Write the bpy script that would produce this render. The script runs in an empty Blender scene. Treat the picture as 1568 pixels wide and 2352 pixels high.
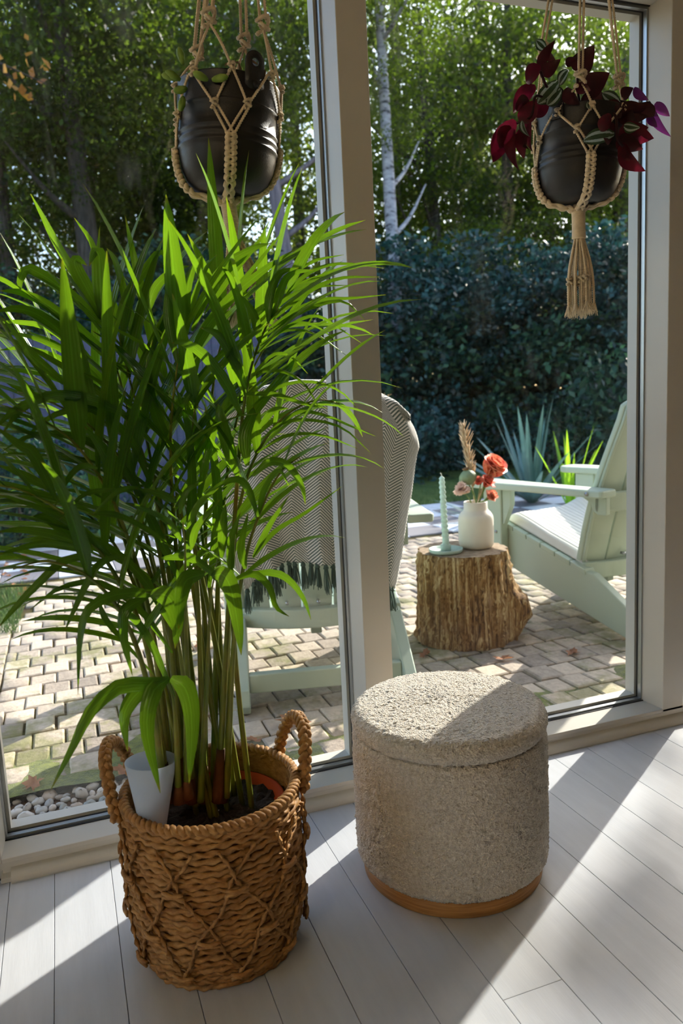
import bpy, math, random
import numpy as np
from mathutils import Vector, Matrix, Euler

# ------------------------------------------------------------------ camera, light, exposure
S = bpy.context.scene
COL = S.collection
cam_d = bpy.data.cameras.new('camera'); cam = bpy.data.objects.new('camera', cam_d); COL.objects.link(cam)
YAW, PITCH, ROLL = 0.34612706, 0.14687757, -0.04859594
fw = Vector((math.sin(YAW)*math.cos(PITCH), math.cos(YAW)*math.cos(PITCH), -math.sin(PITCH)))
rt = Vector((math.cos(YAW), -math.sin(YAW), 0)); up = rt.cross(fw)
r2 = rt*math.cos(ROLL)+up*math.sin(ROLL); u2 = -rt*math.sin(ROLL)+up*math.cos(ROLL)
cam.matrix_world = Matrix(((r2.x, u2.x, -fw.x, 0), (r2.y, u2.y, -fw.y, 0), (r2.z, u2.z, -fw.z, 1.05), (0, 0, 0, 1)))
cam_d.sensor_fit = 'VERTICAL'; cam_d.sensor_height = 36.0; cam_d.sensor_width = 24.0
cam_d.lens = 1764.16/2352*36.0
cam_d.clip_start = 0.02; cam_d.clip_end = 400
cam_d.dof.use_dof = True; cam_d.dof.focus_distance = 1.75; cam_d.dof.aperture_fstop = 4.5
S.camera = cam

SUN_AZ = math.radians(57.5); SUN_EL = math.radians(29.0)
sun_d = bpy.data.lights.new('sun', 'SUN'); sun = bpy.data.objects.new('sun', sun_d); COL.objects.link(sun)
sun_d.energy = 9.8; sun_d.angle = math.radians(0.53); sun_d.color = (1.0, 0.93, 0.83)
to_sun = Vector((math.sin(SUN_AZ)*math.cos(SUN_EL), math.cos(SUN_AZ)*math.cos(SUN_EL), math.sin(SUN_EL)))
sun.rotation_euler = to_sun.to_track_quat('Z', 'Y').to_euler()
sun.location = (12, 8, 9)
W = bpy.data.worlds.new('world'); S.world = W; W.use_nodes = True
wn = W.node_tree.nodes; wl = W.node_tree.links
sky = wn.new('ShaderNodeTexSky'); sky.sky_type = 'NISHITA'; sky.sun_disc = False
sky.sun_elevation = SUN_EL; sky.sun_rotation = SUN_AZ; sky.air_density = 1.0; sky.dust_density = 1.6
wl.new(sky.outputs[0], wn['Background'].inputs[0]); wn['Background'].inputs[1].default_value = 0.54
S.view_settings.view_transform = 'Standard'; S.view_settings.look = 'None'
S.view_settings.gamma = 1.0; S.view_settings.use_curve_mapping = False
S.view_settings.exposure = 0.12
S.cycles.max_bounces = 6; S.cycles.transparent_max_bounces = 16
S.cycles.diffuse_bounces = 3; S.cycles.glossy_bounces = 2; S.cycles.transmission_bounces = 4
S.cycles.adaptive_threshold = 0.07
S.cycles.sample_clamp_indirect = 6.0
S.cycles.caustics_reflective = False; S.cycles.caustics_refractive = False

rnd = random.Random(7); R = np.random.default_rng(11)
ZG = -0.04                                     # level of the paving outside

# ------------------------------------------------------------------ helpers
def lin(r, g, b):
    f = lambda c: (c/255/12.92) if c/255 <= 0.04045 else ((c/255+0.055)/1.055)**2.4
    return (f(r), f(g), f(b), 1)

def mk(name, V, F, mat, parent=None, smooth=True, uv=None, bevel=0, loc=None):
    """one mesh object; F may be a numpy quad/tri array or a list of tuples"""
    me = bpy.data.meshes.new(name)
    V = np.asarray(V, np.float32).reshape(-1, 3)
    if isinstance(F, np.ndarray):
        k = F.shape[1]; n = len(F)
        me.vertices.add(len(V)); me.vertices.foreach_set('co', V.ravel())
        me.loops.add(n*k); me.loops.foreach_set('vertex_index', F.astype(np.int32).ravel())
        me.polygons.add(n); me.polygons.foreach_set('loop_start', np.arange(0, n*k, k, dtype=np.int32))
        me.update(calc_edges=True)
    else:
        me.from_pydata(V.tolist(), [], [tuple(int(i) for i in f) for f in F]); me.update()
    if uv is not None:
        l = me.uv_layers.new(name='UVMap')
        idx = np.empty(len(me.loops), np.int32); me.loops.foreach_get('vertex_index', idx)
        l.data.foreach_set('uv', np.asarray(uv, np.float32)[idx].ravel())
    if smooth: me.polygons.foreach_set('use_smooth', np.ones(len(me.polygons), bool))
    if mat: me.materials.append(mat)
    o = bpy.data.objects.new(name, me); COL.objects.link(o)
    if parent is not None: o.parent = parent
    if loc is not None: o.location = loc
    if bevel:
        m = o.modifiers.new('bevel', 'BEVEL'); m.width = bevel; m.segments = 2; m.limit_method = 'ANGLE'
    return o

def thing(name, label, cat, loc=(0, 0, 0), rz=0, group=None):
    o = bpy.data.objects.new(name, None); COL.objects.link(o); o.location = loc; o.rotation_euler = (0, 0, rz)
    o.empty_display_size = .05
    return tag(o, label, cat, group)

def tag(o, label, cat, group=None, kind=None):
    o['label'] = label; o['category'] = cat
    if group: o['group'] = group
    if kind: o['kind'] = kind
    return o

def struct(o, label=None):
    o['kind'] = 'structure'
    if label: o['label'] = label
    return o

class G:
    """collects pieces of geometry for one mesh"""
    def __init__(s): s.V = []; s.F = []; s.U = []; s.n = 0
    def add(s, V, F, uv=None):
        V = np.asarray(V, float).reshape(-1, 3); s.V.append(V)
        for f in F: s.F.append(tuple(int(i)+s.n for i in f))
        s.U.append(np.zeros((len(V), 2)) if uv is None else np.asarray(uv, float)); s.n += len(V)
        return s
    def build(s, name, mat, parent=None, **k):
        F = s.F
        if F and all(len(f) == 4 for f in F): F = np.array(F)
        return mk(name, np.concatenate(s.V), F, mat, parent, uv=np.concatenate(s.U), **k)

def box(x0, x1, y0, y1, z0, z1):
    V = [(x, y, z) for z in (z0, z1) for y in (y0, y1) for x in (x0, x1)]
    F = [(0, 2, 3, 1), (4, 5, 7, 6), (0, 1, 5, 4), (2, 6, 7, 3), (0, 4, 6, 2), (1, 3, 7, 5)]
    return np.array(V, float), F

def prism(P2, t0, t1, axes='xyz'):
    """outline P2 (a,b) extruded along c from t0 to t1; axes names which world axes a,b,c are"""
    n = len(P2); V = np.zeros((2*n, 3)); ia, ib, ic = ['xyz'.index(c) for c in axes]
    P2 = np.asarray(P2, float)
    V[:n, ia] = P2[:, 0]; V[:n, ib] = P2[:, 1]; V[:n, ic] = t0
    V[n:] = V[:n]; V[n:, ic] = t1
    F = [tuple(range(n))[::-1], tuple(range(n, 2*n))] + [(i, (i+1) % n, n+(i+1) % n, n+i) for i in range(n)]
    return V, F

def lathe(prof, n=48, cap=True, cx=0, cy=0):
    prof = np.asarray(prof, float); m = len(prof); t = np.arange(n)*2*np.pi/n
    V = np.zeros((m, n, 3)); V[:, :, 0] = cx+prof[:, :1]*np.cos(t); V[:, :, 1] = cy+prof[:, :1]*np.sin(t); V[:, :, 2] = prof[:, 1:2]
    F = []
    for i in range(m-1):
        for j in range(n):
            k = (j+1) % n; F.append((i*n+j, i*n+k, (i+1)*n+k, (i+1)*n+j))
    if cap:
        if prof[0, 0] > 1e-6: F.append(tuple(range(n))[::-1])
        if prof[-1, 0] > 1e-6: F.append(tuple((m-1)*n+j for j in range(n)))
    return V.reshape(-1, 3), F

def catmull(P, n):
    P = np.asarray(P, float)
    if len(P) == 2: return P[0]+(P[1]-P[0])*np.linspace(0, 1, n)[:, None]
    Q = np.vstack([2*P[0]-P[1], P, 2*P[-1]-P[-2]]); t = np.linspace(0, len(P)-1-1e-9, n); i = t.astype(int); u = (t-i)[:, None]
    a, b, c, d = Q[i], Q[i+1], Q[i+2], Q[i+3]
    return .5*(2*b+(c-a)*u+(2*a-5*b+4*c-d)*u*u+(3*b-a-3*c+d)*u**3)

def resample(P, step):
    P = np.asarray(P, float); d = np.linalg.norm(np.diff(P, axis=0), axis=1); s = np.concatenate([[0], np.cumsum(d)])
    n = max(2, int(s[-1]/step)+1); t = np.linspace(0, s[-1], n)
    return np.stack([np.interp(t, s, P[:, k]) for k in range(3)], -1), s[-1]

def frames(P, closed=False):
    T = np.gradient(P, axis=0) if not closed else (np.roll(P, -1, 0)-np.roll(P, 1, 0))
    T /= np.linalg.norm(T, axis=1)[:, None]+1e-12
    N = np.zeros_like(T); ref = np.array([0, 0, 1.]) if abs(T[0][2]) < .9 else np.array([1., 0, 0])
    v = ref-T[0]*(ref@T[0]); N[0] = v/np.linalg.norm(v)
    for i in range(1, len(P)):
        v = N[i-1]-T[i]*(N[i-1]@T[i]); N[i] = v/(np.linalg.norm(v)+1e-12)
    return T, N, np.cross(T, N)

def sweep(P, rad, n, closed=False, twist=0.0, lobes=0, depth=.3, cap=True):
    """tube along P; lobes>0 gives a twisted rope section"""
    P = np.asarray(P, float); m = len(P); T, N, B = frames(P, closed)
    a = np.arange(n)*2*np.pi/n
    rad = np.broadcast_to(np.asarray(rad, float), (m,))
    d = np.concatenate([[0], np.cumsum(np.linalg.norm(np.diff(P, axis=0), axis=1))])
    ph = twist*d
    rr = np.ones((m, n)) if not lobes else np.broadcast_to(1-depth*(.5-.5*np.cos(lobes*a)), (m, n))
    ang = a[None]+ph[:, None]
    V = P[:, None]+(N[:, None]*np.cos(ang)[..., None]+B[:, None]*np.sin(ang)[..., None])*(rr*rad[:, None])[..., None]
    F = []
    M = m if closed else m-1
    for i in range(M):
        i2 = (i+1) % m
        for j in range(n):
            k = (j+1) % n; F.append((i*n+j, i*n+k, i2*n+k, i2*n+j))
    if cap and not closed: F += [tuple(range(n))[::-1], tuple((m-1)*n+j for j in range(n))]
    return V.reshape(-1, 3), F

def tube(P, rad, n=6, sub=0, **k):
    if sub:
        if np.ndim(rad): rad = np.interp(np.linspace(0, 1, sub), np.linspace(0, 1, len(rad)), rad)
        P = catmull(P, sub)
    return sweep(P, rad, n, **k)

def rope(P, r, pitch=.016, lobes=3, per=6, smooth=True, depth=.42):
    if smooth and len(P) > 2: P = catmull(P, len(P)*8)
    P, L = resample(P, pitch/per)
    return sweep(P, r, lobes*2, twist=2*math.pi/pitch, lobes=lobes, depth=depth)

# ------------------------------------------------------------------ materials
class NT:
    def __init__(s, name):
        s.m = bpy.data.materials.new(name); s.m.use_nodes = True; s.t = s.m.node_tree; s.n = s.t.nodes; s.l = s.t.links
        s.b = s.n['Principled BSDF']; s.out = s.n['Material Output']
    def new(s, t, **k):
        n = s.n.new('ShaderNode'+t)
        for a, v in k.items():
            if a.startswith('i_'): n.inputs[a[2:].replace('_', ' ')].default_value = v
            else: setattr(n, a, v)
        return n
    def link(s, a, b): s.l.new(a, b)
    def co(s, kind='Object'): return s.new('TexCoord').outputs[kind]
    def map(s, vec, scale=(1, 1, 1), rot=(0, 0, 0)):
        m = s.new('Mapping'); m.inputs['Scale'].default_value = scale; m.inputs['Rotation'].default_value = rot
        s.link(vec, m.inputs['Vector']); return m.outputs[0]
    def noise(s, vec=None, scale=5, detail=4, rough=.55, dist=0):
        n = s.new('TexNoise'); n.inputs['Scale'].default_value = scale; n.inputs['Detail'].default_value = detail
        n.inputs['Roughness'].default_value = rough; n.inputs['Distortion'].default_value = dist
        if vec is not None: s.link(vec, n.inputs['Vector'])
        return n.outputs['Fac']
    def ramp(s, fac, stops):
        r = s.new('ValToRGB'); e = r.color_ramp.elements
        while len(e) < len(stops): e.new(.5)
        for el, (p, c) in zip(e, stops): el.position = p; el.color = c if len(c) == 4 else (*c, 1)
        s.link(fac, r.inputs[0]); return r.outputs[0]
    def math(s, op, a, b=None, c=None):
        n = s.new('Math', operation=op)
        for i, v in enumerate((a, b, c)):
            if v is None: continue
            if isinstance(v, (int, float)): n.inputs[i].default_value = v
            else: s.link(v, n.inputs[i])
        return n.outputs[0]
    def mix(s, fac, a, b):
        n = s.new('Mix', data_type='RGBA')
        for sk, v in ((n.inputs[0], fac), (n.inputs[6], a), (n.inputs[7], b)):
            if isinstance(v, (int, float)): sk.default_value = v
            elif isinstance(v, tuple): sk.default_value = v
            else: s.link(v, sk)
        return n.outputs[2]
    def bump(s, h, strength=.3, dist=.01):
        b = s.new('Bump'); b.inputs['Strength'].default_value = strength; b.inputs['Distance'].default_value = dist
        s.link(h, b.inputs['Height']); s.link(b.outputs[0], s.b.inputs['Normal']); return b
    def base(s, v):
        if isinstance(v, tuple): s.b.inputs['Base Color'].default_value = v
        else: s.link(v, s.b.inputs['Base Color'])
    def set(s, rough=.5, spec=.5, metal=0, sheen=0):
        s.b.inputs['Roughness'].default_value = rough; s.b.inputs['Specular IOR Level'].default_value = spec
        s.b.inputs['Metallic'].default_value = metal; s.b.inputs['Sheen Weight'].default_value = sheen
        return s

def simple(name, c, rough=.5, var=.0, scale=8, bump=0, bscale=60, metal=0, spec=.5, sheen=0, bdist=.004):
    t = NT(name); t.set(rough, spec, metal, sheen)
    if var:
        d = tuple(max(0, x*(1-var)) for x in c[:3])+(1,); h = tuple(min(1, x*(1+var*.7)) for x in c[:3])+(1,)
        t.base(t.ramp(t.noise(t.co(), scale), [(.3, d), (.7, h)]))
    else: t.base(c)
    if bump: t.bump(t.noise(t.co(), bscale, 3), bump, bdist)
    return t.m

M = {}
M['paint'] = simple('white_paint', lin(205, 199, 188), .38, .03, 3, .12, 25, bdist=.002)
M['wallpaint'] = simple('warm_wall_paint', lin(214, 192, 160), .7, .03, 3)
M['ceil'] = simple('ceiling_paint', lin(225, 210, 186), .8)
def m_floor():
    t = NT('painted_floor'); t.set(.36, .5)
    v = t.map(t.co(), (6, .7, 1)); n = t.noise(v, 6, 5, .6)
    oi = t.new('ObjectInfo').outputs['Random']
    c = t.ramp(n, [(.3, lin(192, 195, 201)), (.7, lin(202, 205, 211))])
    c2 = t.mix(t.math('MULTIPLY', oi, .25), c, lin(184, 187, 193)); t.base(c2)
    t.link(t.ramp(t.noise(t.co(), 9, 4), [(.3, (.3, .3, .3)), (.75, (.46, .46, .46))]), t.b.inputs['Roughness'])
    t.bump(t.noise(t.map(t.co(), (70, 5, 1)), 4, 3), .08, .002); return t.m
M['floor'] = m_floor()
M['gap'] = simple('joint_dark', lin(58, 54, 50), .9)
def m_glass(name, dirt):
    t = NT(name); n = t.n; n.remove(t.b)
    tr = t.new('BsdfTransparent'); tr.inputs[0].default_value = (.985, .993, .99, 1)
    gl = t.new('BsdfGlossy'); gl.inputs['Roughness'].default_value = 0.0
    lw = t.new('LayerWeight'); lw.inputs[0].default_value = .5
    f = t.math('ADD', t.math('MULTIPLY', t.math('POWER', lw.outputs['Facing'], 4.0), .6), .022)
    mx = t.new('MixShader'); t.link(f, mx.inputs[0]); t.link(tr.outputs[0], mx.inputs[1]); t.link(gl.outputs[0], mx.inputs[2])
    if not dirt: t.link(mx.outputs[0], t.out.inputs[0]); return t.m
    # dust specks and wiped streaks that catch the light
    co = t.co(); tl = t.new('BsdfTranslucent'); tl.inputs[0].default_value = (.9, .9, .88, 1)
    vo = t.new('TexVoronoi'); vo.inputs['Scale'].default_value = 70; t.link(co, vo.inputs['Vector'])
    nz = t.noise(t.map(co, (1, 1, .3), (0, .5, 0)), 6, 3, .7, 1.0)
    sp = t.math('MULTIPLY', t.math('LESS_THAN', vo.outputs['Distance'], .045), t.math('GREATER_THAN', nz, .5))
    hz = t.math('MULTIPLY', t.math('MAXIMUM', t.math('SUBTRACT', nz, .60), 0.0), .10)
    d = t.math('ADD', hz, t.math('MULTIPLY', sp, .22))
    m2 = t.new('MixShader'); t.link(d, m2.inputs[0]); t.link(mx.outputs[0], m2.inputs[1]); t.link(tl.outputs[0], m2.inputs[2])
    t.link(m2.outputs[0], t.out.inputs[0]); return t.m
M['glass'] = m_glass('window_glass_dusty', True); M['glass2'] = m_glass('window_glass', False)
def leafmat(name, stops, trans=.5, rough=.4, scale=.8, tcol=None, spec=.4, tip=None, veins=False, pergeo=False, tmix=.5):
    t = NT(name); t.set(rough, spec)
    if pergeo:
        g = t.new('NewGeometry').outputs['Random Per Island']
        fac = t.math('ADD', t.math('MULTIPLY', g, .6), t.math('MULTIPLY', t.noise(t.co('Object'), scale, 2), .4))
    else: fac = t.noise(t.co('Object'), scale, 3)
    c = t.ramp(fac, stops)
    uv = t.new('SeparateXYZ'); t.link(t.co('UV'), uv.inputs[0])
    if veins:
        w = t.math('SINE', t.math('MULTIPLY', uv.outputs[0], 34.0))
        t.bump(w, .25, .002)
        mid = t.math('LESS_THAN', t.math('ABSOLUTE', t.math('SUBTRACT', uv.outputs[0], .5)), .03)
        c = t.mix(t.math('MULTIPLY', mid, .35), c, tuple(min(1, x*2.2) for x in stops[-1][1][:3])+(1,))
    if tip:
        k = t.math('SMOOTH_MIN', 1.0, t.math('MAXIMUM', t.math('MULTIPLY', t.math('SUBTRACT', uv.outputs[1], .93), 22.0), 0.0), .01)
        c = t.mix(k, c, tip)
    t.base(c)
    tl = t.new('BsdfTranslucent')
    if tcol: t.link(t.mix(tmix, c, tcol), tl.inputs[0])
    else: t.link(c, tl.inputs[0])
    mx = t.new('MixShader'); mx.inputs[0].default_value = trans
    t.link(t.b.outputs[0], mx.inputs[1]); t.link(tl.outputs[0], mx.inputs[2]); t.link(mx.outputs[0], t.out.inputs[0])
    return t.m
M['paper'] = leafmat('paper_shade', [(.3, lin(240, 232, 214)), (.7, lin(244, 236, 220))], .75, .8, 5)
M['rubber'] = simple('black_gasket', lin(38, 38, 42), .6)
M['alu'] = simple('aluminium_spacer', lin(186, 188, 190), .35, metal=.9)

M['palm'] = leafmat('palm_leaf', [(.3, lin(34, 72, 26)), (.55, lin(48, 96, 30)), (.75, lin(76, 126, 40))], .5, .28, 5, lin(165, 215, 20), .5, tip=lin(120, 80, 34), veins=True)
M['stem'] = leafmat('palm_stem', [(.35, lin(96, 120, 40)), (.6, lin(140, 140, 56)), (.75, lin(126, 92, 40))], .12, .35, 9)
M['sheath'] = simple('dry_sheath', lin(92, 52, 26), .7, .35, 30, .4, 40)
M['tree_leaf'] = leafmat('tree_leaf', [(.25, lin(5, 20, 20)), (.55, lin(9, 30, 28)), (.88, lin(56, 84, 22))], .6, .5, .25, lin(170, 205, 40), .3, pergeo=True, tmix=.32)
M['far_leaf'] = leafmat('far_tree_leaf', [(.25, lin(8, 26, 28)), (.55, lin(14, 38, 34)), (.88, lin(80, 108, 36))], .6, .5, .2, lin(190, 215, 60), .2, pergeo=True, tmix=.36)
M['shrub_leaf'] = leafmat('shrub_leaf', [(.2, lin(14, 44, 46)), (.55, lin(30, 72, 70)), (.85, lin(74, 116, 108))], .3, .35, .5, None, .5, pergeo=True)
M['shrub2'] = leafmat('shrub_leaf_green', [(.2, lin(14, 44, 38)), (.55, lin(32, 74, 58)), (.85, lin(78, 116, 76))], .35, .4, .5, None, .4, pergeo=True)
M['orange_leaf'] = leafmat('autumn_leaf', [(.3, lin(150, 96, 40)), (.7, lin(206, 150, 60))], .5, .5, 3, pergeo=True)
M['yucca'] = leafmat('yucca_leaf', [(.3, lin(66, 104, 100)), (.7, lin(104, 140, 132))], .2, .4, 2, veins=True)
M['iris'] = leafmat('iris_leaf', [(.3, lin(96, 160, 40)), (.7, lin(150, 205, 60))], .6, .4, 2, lin(190, 230, 40), veins=True)
M['grass'] = leafmat('lawn_grass', [(.3, lin(66, 96, 54)), (.7, lin(104, 128, 66))], .3, .6, 2, pergeo=True)
def m_bark(name, a, b, sc=(9, 9, 1.2), bump=.8):
    t = NT(name); t.set(.85, .2)
    n = t.noise(t.map(t.co(), sc), 3, 6, .65)
    t.base(t.ramp(n, [(.35, a), (.65, b)])); t.bump(n, bump, .03); return t.m
M['bark'] = m_bark('dark_bark', lin(40, 38, 36), lin(86, 80, 74))
M['bark2'] = m_bark('lilac_bark', lin(100, 94, 104), lin(140, 130, 136))
def m_birch():
    t = NT('birch_bark'); t.set(.7, .3)
    n = t.noise(t.map(t.co(), (3, 3, 9)), 2.2, 5, .6)
    t.base(t.ramp(n, [(.36, lin(58, 58, 64)), (.46, lin(150, 150, 158)), (.8, lin(190, 190, 196))])); return t.m
M['birch'] = m_birch()
M['cord'] = simple('cotton_cord', lin(226, 204, 168), .9, .12, 40, .5, 900, sheen=.3, bdist=.001)
M['cordpale'] = simple('cotton_fringe', lin(240, 222, 190), .95, .1, 40, sheen=.3)
M['potblack'] = simple('matt_black_metal', lin(24, 22, 22), .45, .1, 9, .1, 300, spec=.5)
M['stoolfab'] = None
def m_boucle():
    t = NT('boucle_fabric'); t.set(.95, .15, 0, .35)
    vo = t.new('TexVoronoi'); vo.inputs['Scale'].default_value = 260; t.link(t.map(t.co(), (1, 1, 1)), vo.inputs['Vector'])
    n = t.noise(t.co(), 130, 4, .7)
    h = t.math('ADD', vo.outputs['Distance'], n)
    t.base(t.ramp(n, [(.25, lin(184, 172, 154)), (.6, lin(220, 211, 198))])); t.bump(h, .8, .004); return t.m
M['boucle'] = m_boucle()
def m_wood(name, a, b, sc=(1, 1, 14), s=6, rough=.5):
    t = NT(name); t.set(rough, .4)
    n = t.noise(t.map(t.co(), sc), s, 6, .6, .6); t.base(t.ramp(n, [(.3, a), (.7, b)])); t.bump(n, .15, .002); return t.m
M['oak'] = m_wood('oak_base', lin(150, 102, 54), lin(190, 142, 84), (2, 2, 40))
M['seagrass'] = None
def m_sea(name, a, b, c):
    t = NT(name); t.set(.62, .35)
    n = t.noise(t.map(t.co(), (1, 1, 2)), 60, 3, .6); n2 = t.noise(t.co(), 7, 2)
    col = t.mix(n2, t.ramp(n, [(.3, a), (.7, b)]), t.ramp(n, [(.3, b), (.75, c)])); t.base(col)
    t.bump(t.noise(t.co(), 320, 2), .4, .002); return t.m
M['seagrass'] = m_sea('seagrass', lin(112, 72, 34), lin(162, 112, 58), lin(198, 158, 96))
M['terracotta'] = simple('orange_plastic', lin(170, 66, 16), .65, .08, 10, spec=.15)
M['soil'] = simple('potting_soil', lin(44, 34, 28), .95, .5, 60, .9, 90, bdist=.01)
def m_frost():
    t = NT('frosted_glass'); t.set(.45, .5); t.base(lin(232, 238, 246))
    tl = t.new('BsdfTranslucent'); tl.inputs[0].default_value = lin(228, 238, 250)
    mx = t.new('MixShader'); mx.inputs[0].default_value = .6
    t.link(t.b.outputs[0], mx.inputs[1]); t.link(tl.outputs[0], mx.inputs[2]); t.link(mx.outputs[0], t.out.inputs[0]); return t.m
M['frost'] = m_frost()
M['sage'] = simple('sage_polymer', lin(176, 190, 172), .45, .04, 5, .06, 60, spec=.4)
M['steel'] = simple('steel_bolt', lin(170, 172, 176), .3, metal=1)
def m_throw():
    t = NT('herringbone_throw'); t.set(.95, .1, 0, .3)
    uv = t.new('SeparateXYZ'); t.link(t.co('UV'), uv.inputs[0])
    z = t.math('PINGPONG', uv.outputs[0], .05)
    w = t.math('FRACT', t.math('MULTIPLY', t.math('ADD', uv.outputs[1], t.math('MULTIPLY', z, 1.1)), 76.0))
    s = t.math('LESS_THAN', w, .5)
    t.base(t.mix(s, lin(214, 208, 200), lin(84, 98, 92)))
    t.bump(t.math('ABSOLUTE', t.math('SUBTRACT', w, .5)), .5, .003); return t.m
M['throw'] = m_throw()
M['fringe'] = simple('dark_green_yarn', lin(66, 86, 76), .95, .2, 60)
def m_cushion():
    t = NT('ribbed_cushion'); t.set(.95, .1, 0, .2)
    uv = t.new('SeparateXYZ'); t.link(t.co('UV'), uv.inputs[0])
    w = t.math('SINE', t.math('MULTIPLY', uv.outputs[0], 230.0)); t.bump(w, .5, .004)
    t.base(t.mix(t.noise(t.co(), 20), lin(206, 202, 196), lin(222, 218, 212))); return t.m
M['cushion'] = m_cushion()
def m_stump():
    t = NT('stump_bark'); t.set(.8, .25)
    v = t.map(t.co(), (30, 30, 1.6)); n = t.noise(v, 2.2, 9, .72, .6); n2 = t.noise(t.map(t.co(), (5, 5, 2)), 1.6, 3)
    c = t.mix(n2, t.ramp(n, [(.36, lin(52, 34, 22)), (.5, lin(132, 100, 66)), (.64, lin(216, 192, 150))]), t.ramp(n, [(.36, lin(66, 42, 20)), (.52, lin(160, 118, 60)), (.66, lin(200, 186, 140))]))
    t.base(c); t.bump(n, .6, .012); return t.m
M['stump'] = m_stump()
M['stumptop'] = m_wood('stump_top', lin(110, 86, 62), lin(170, 148, 120), (6, 6, 6), 5, .85)
M['vase'] = simple('cream_ceramic', lin(226, 218, 204), .6, .02, 9, .05, 80)
M['candle'] = leafmat('mint_wax', [(.3, lin(206, 226, 216)), (.7, lin(212, 230, 222))], .25, .45, 3)
M['holder'] = simple('sage_ceramic', lin(176, 196, 184), .5)
M['wick'] = simple('wick', lin(240, 236, 226), .8)
M['rose'] = leafmat('coral_petal', [(.3, lin(248, 132, 112)), (.7, lin(255, 192, 150))], .35, .5, 30)
M['carn'] = leafmat('red_petal', [(.3, lin(244, 108, 100)), (.7, lin(254, 168, 140))], .35, .6, 60)
M['peach'] = leafmat('peach_petal', [(.3, lin(250, 212, 192)), (.7, lin(254, 228, 212))], .35, .6, 60)
M['salmon'] = leafmat('salmon_petal', [(.3, lin(244, 150, 118)), (.7, lin(250, 186, 156))], .35, .6, 60)
M['poppy'] = simple('poppy_pod', lin(126, 142, 104), .6, .2, 20)
M['pampas'] = simple('dry_plume', lin(206, 180, 146), .9, .2, 40)
M['green'] = simple('flower_stem', lin(98, 124, 52), .5, .2, 20)
def m_paver(name, stops, moss=.5):
    t = NT(name); t.set(.85, .25)
    oi = t.new('ObjectInfo').outputs['Random']; gi = t.new('NewGeometry').outputs['Random Per Island']
    co = t.co('Generated'); g = t.new('NewGeometry').outputs['Position']
    n = t.noise(g, 40, 5, .7); k = t.math('FRACT', t.math('ADD', oi, gi))
    c = t.ramp(t.math('ADD', t.math('MULTIPLY', n, .6), t.math('MULTIPLY', k, .4)), stops)
    c = t.mix(t.math('MULTIPLY', t.ramp(t.math('ADD', t.noise(g, 2.6, 5, .7), t.math('MULTIPLY', t.noise(g, 30, 3), .25)), [(.62, (0, 0, 0)), (.74, (1, 1, 1))]), moss), c, lin(108, 112, 44))
    t.base(c); t.bump(t.noise(g, 90, 4), .5, .006); return t.m
M['paver'] = m_paver('sett_stone', [(.22, lin(126, 114, 104)), (.5, lin(174, 160, 144)), (.78, lin(212, 194, 172))], .6)
M['slab'] = m_paver('concrete_slab', [(.25, lin(190, 178, 164)), (.6, lin(214, 204, 190))], .3)
M['tile_w'] = simple('white_tile', lin(226, 228, 234), .6, .05, 6)
M['tile_g'] = simple('grey_tile', lin(128, 124, 128), .7, .1, 6)
def m_joint():
    t = NT('mossy_joint'); t.set(.95, .1); g = t.new('NewGeometry').outputs['Position']
    t.base(t.ramp(t.noise(g, 5, 6, .7), [(.38, lin(62, 50, 38)), (.55, lin(84, 76, 44)), (.72, lin(122, 124, 52))])); t.bump(t.noise(g, 120, 3), .8, .01); return t.m
M['joint'] = m_joint()
def m_earth():
    t = NT('earth'); t.set(.95, .1); g = t.new('NewGeometry').outputs['Position']
    t.base(t.ramp(t.noise(g, 3, 6, .7), [(.35, lin(58, 44, 36)), (.6, lin(104, 80, 62)), (.75, lin(128, 104, 84))])); t.bump(t.noise(g, 40, 4), .8, .03); return t.m
M['earth'] = m_earth()
def m_lawn():
    t = NT('lawn_base'); t.set(.95, .1); g = t.new('NewGeometry').outputs['Position']
    t.base(t.ramp(t.noise(g, 4, 6, .7), [(.35, lin(70, 92, 54)), (.65, lin(112, 128, 70))])); t.bump(t.noise(g, 60, 4), .8, .03); return t.m
M['lawn'] = m_lawn()
def m_moss():
    t = NT('moss'); t.set(.95, .1, 0, .3); g = t.new('NewGeometry').outputs['Position']
    t.base(t.ramp(t.noise(g, 30, 5, .7), [(.3, lin(62, 72, 22)), (.7, lin(132, 138, 44))])); t.bump(t.noise(g, 200, 3), .8, .01); return t.m
M['moss'] = m_moss()
M['sky_block_roof'] = simple('sky_block_tiles', lin(96, 78, 66), .9, .2, 3)
M['fence'] = m_wood('fence_board', lin(62, 66, 92), lin(88, 92, 118), (8, 8, 1), 4, .8)
def m_pebble():
    t = NT('pebble'); t.set(.7, .3); oi = t.new('ObjectInfo').outputs['Random']
    c = t.ramp(oi, [(.0, lin(176, 172, 168)), (.3, lin(206, 200, 192)), (.55, lin(140, 144, 140)), (.8, lin(214, 190, 170)), (1, lin(228, 226, 222))])
    t.base(t.mix(t.math('MULTIPLY', t.noise(t.co(), 60, 4), .5), c, lin(150, 140, 128))); return t.m
M['pebble'] = m_pebble()
M['deadleaf'] = leafmat('dead_leaf', [(.3, lin(150, 96, 62)), (.7, lin(196, 142, 104))], .3, .8, 30)
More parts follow.
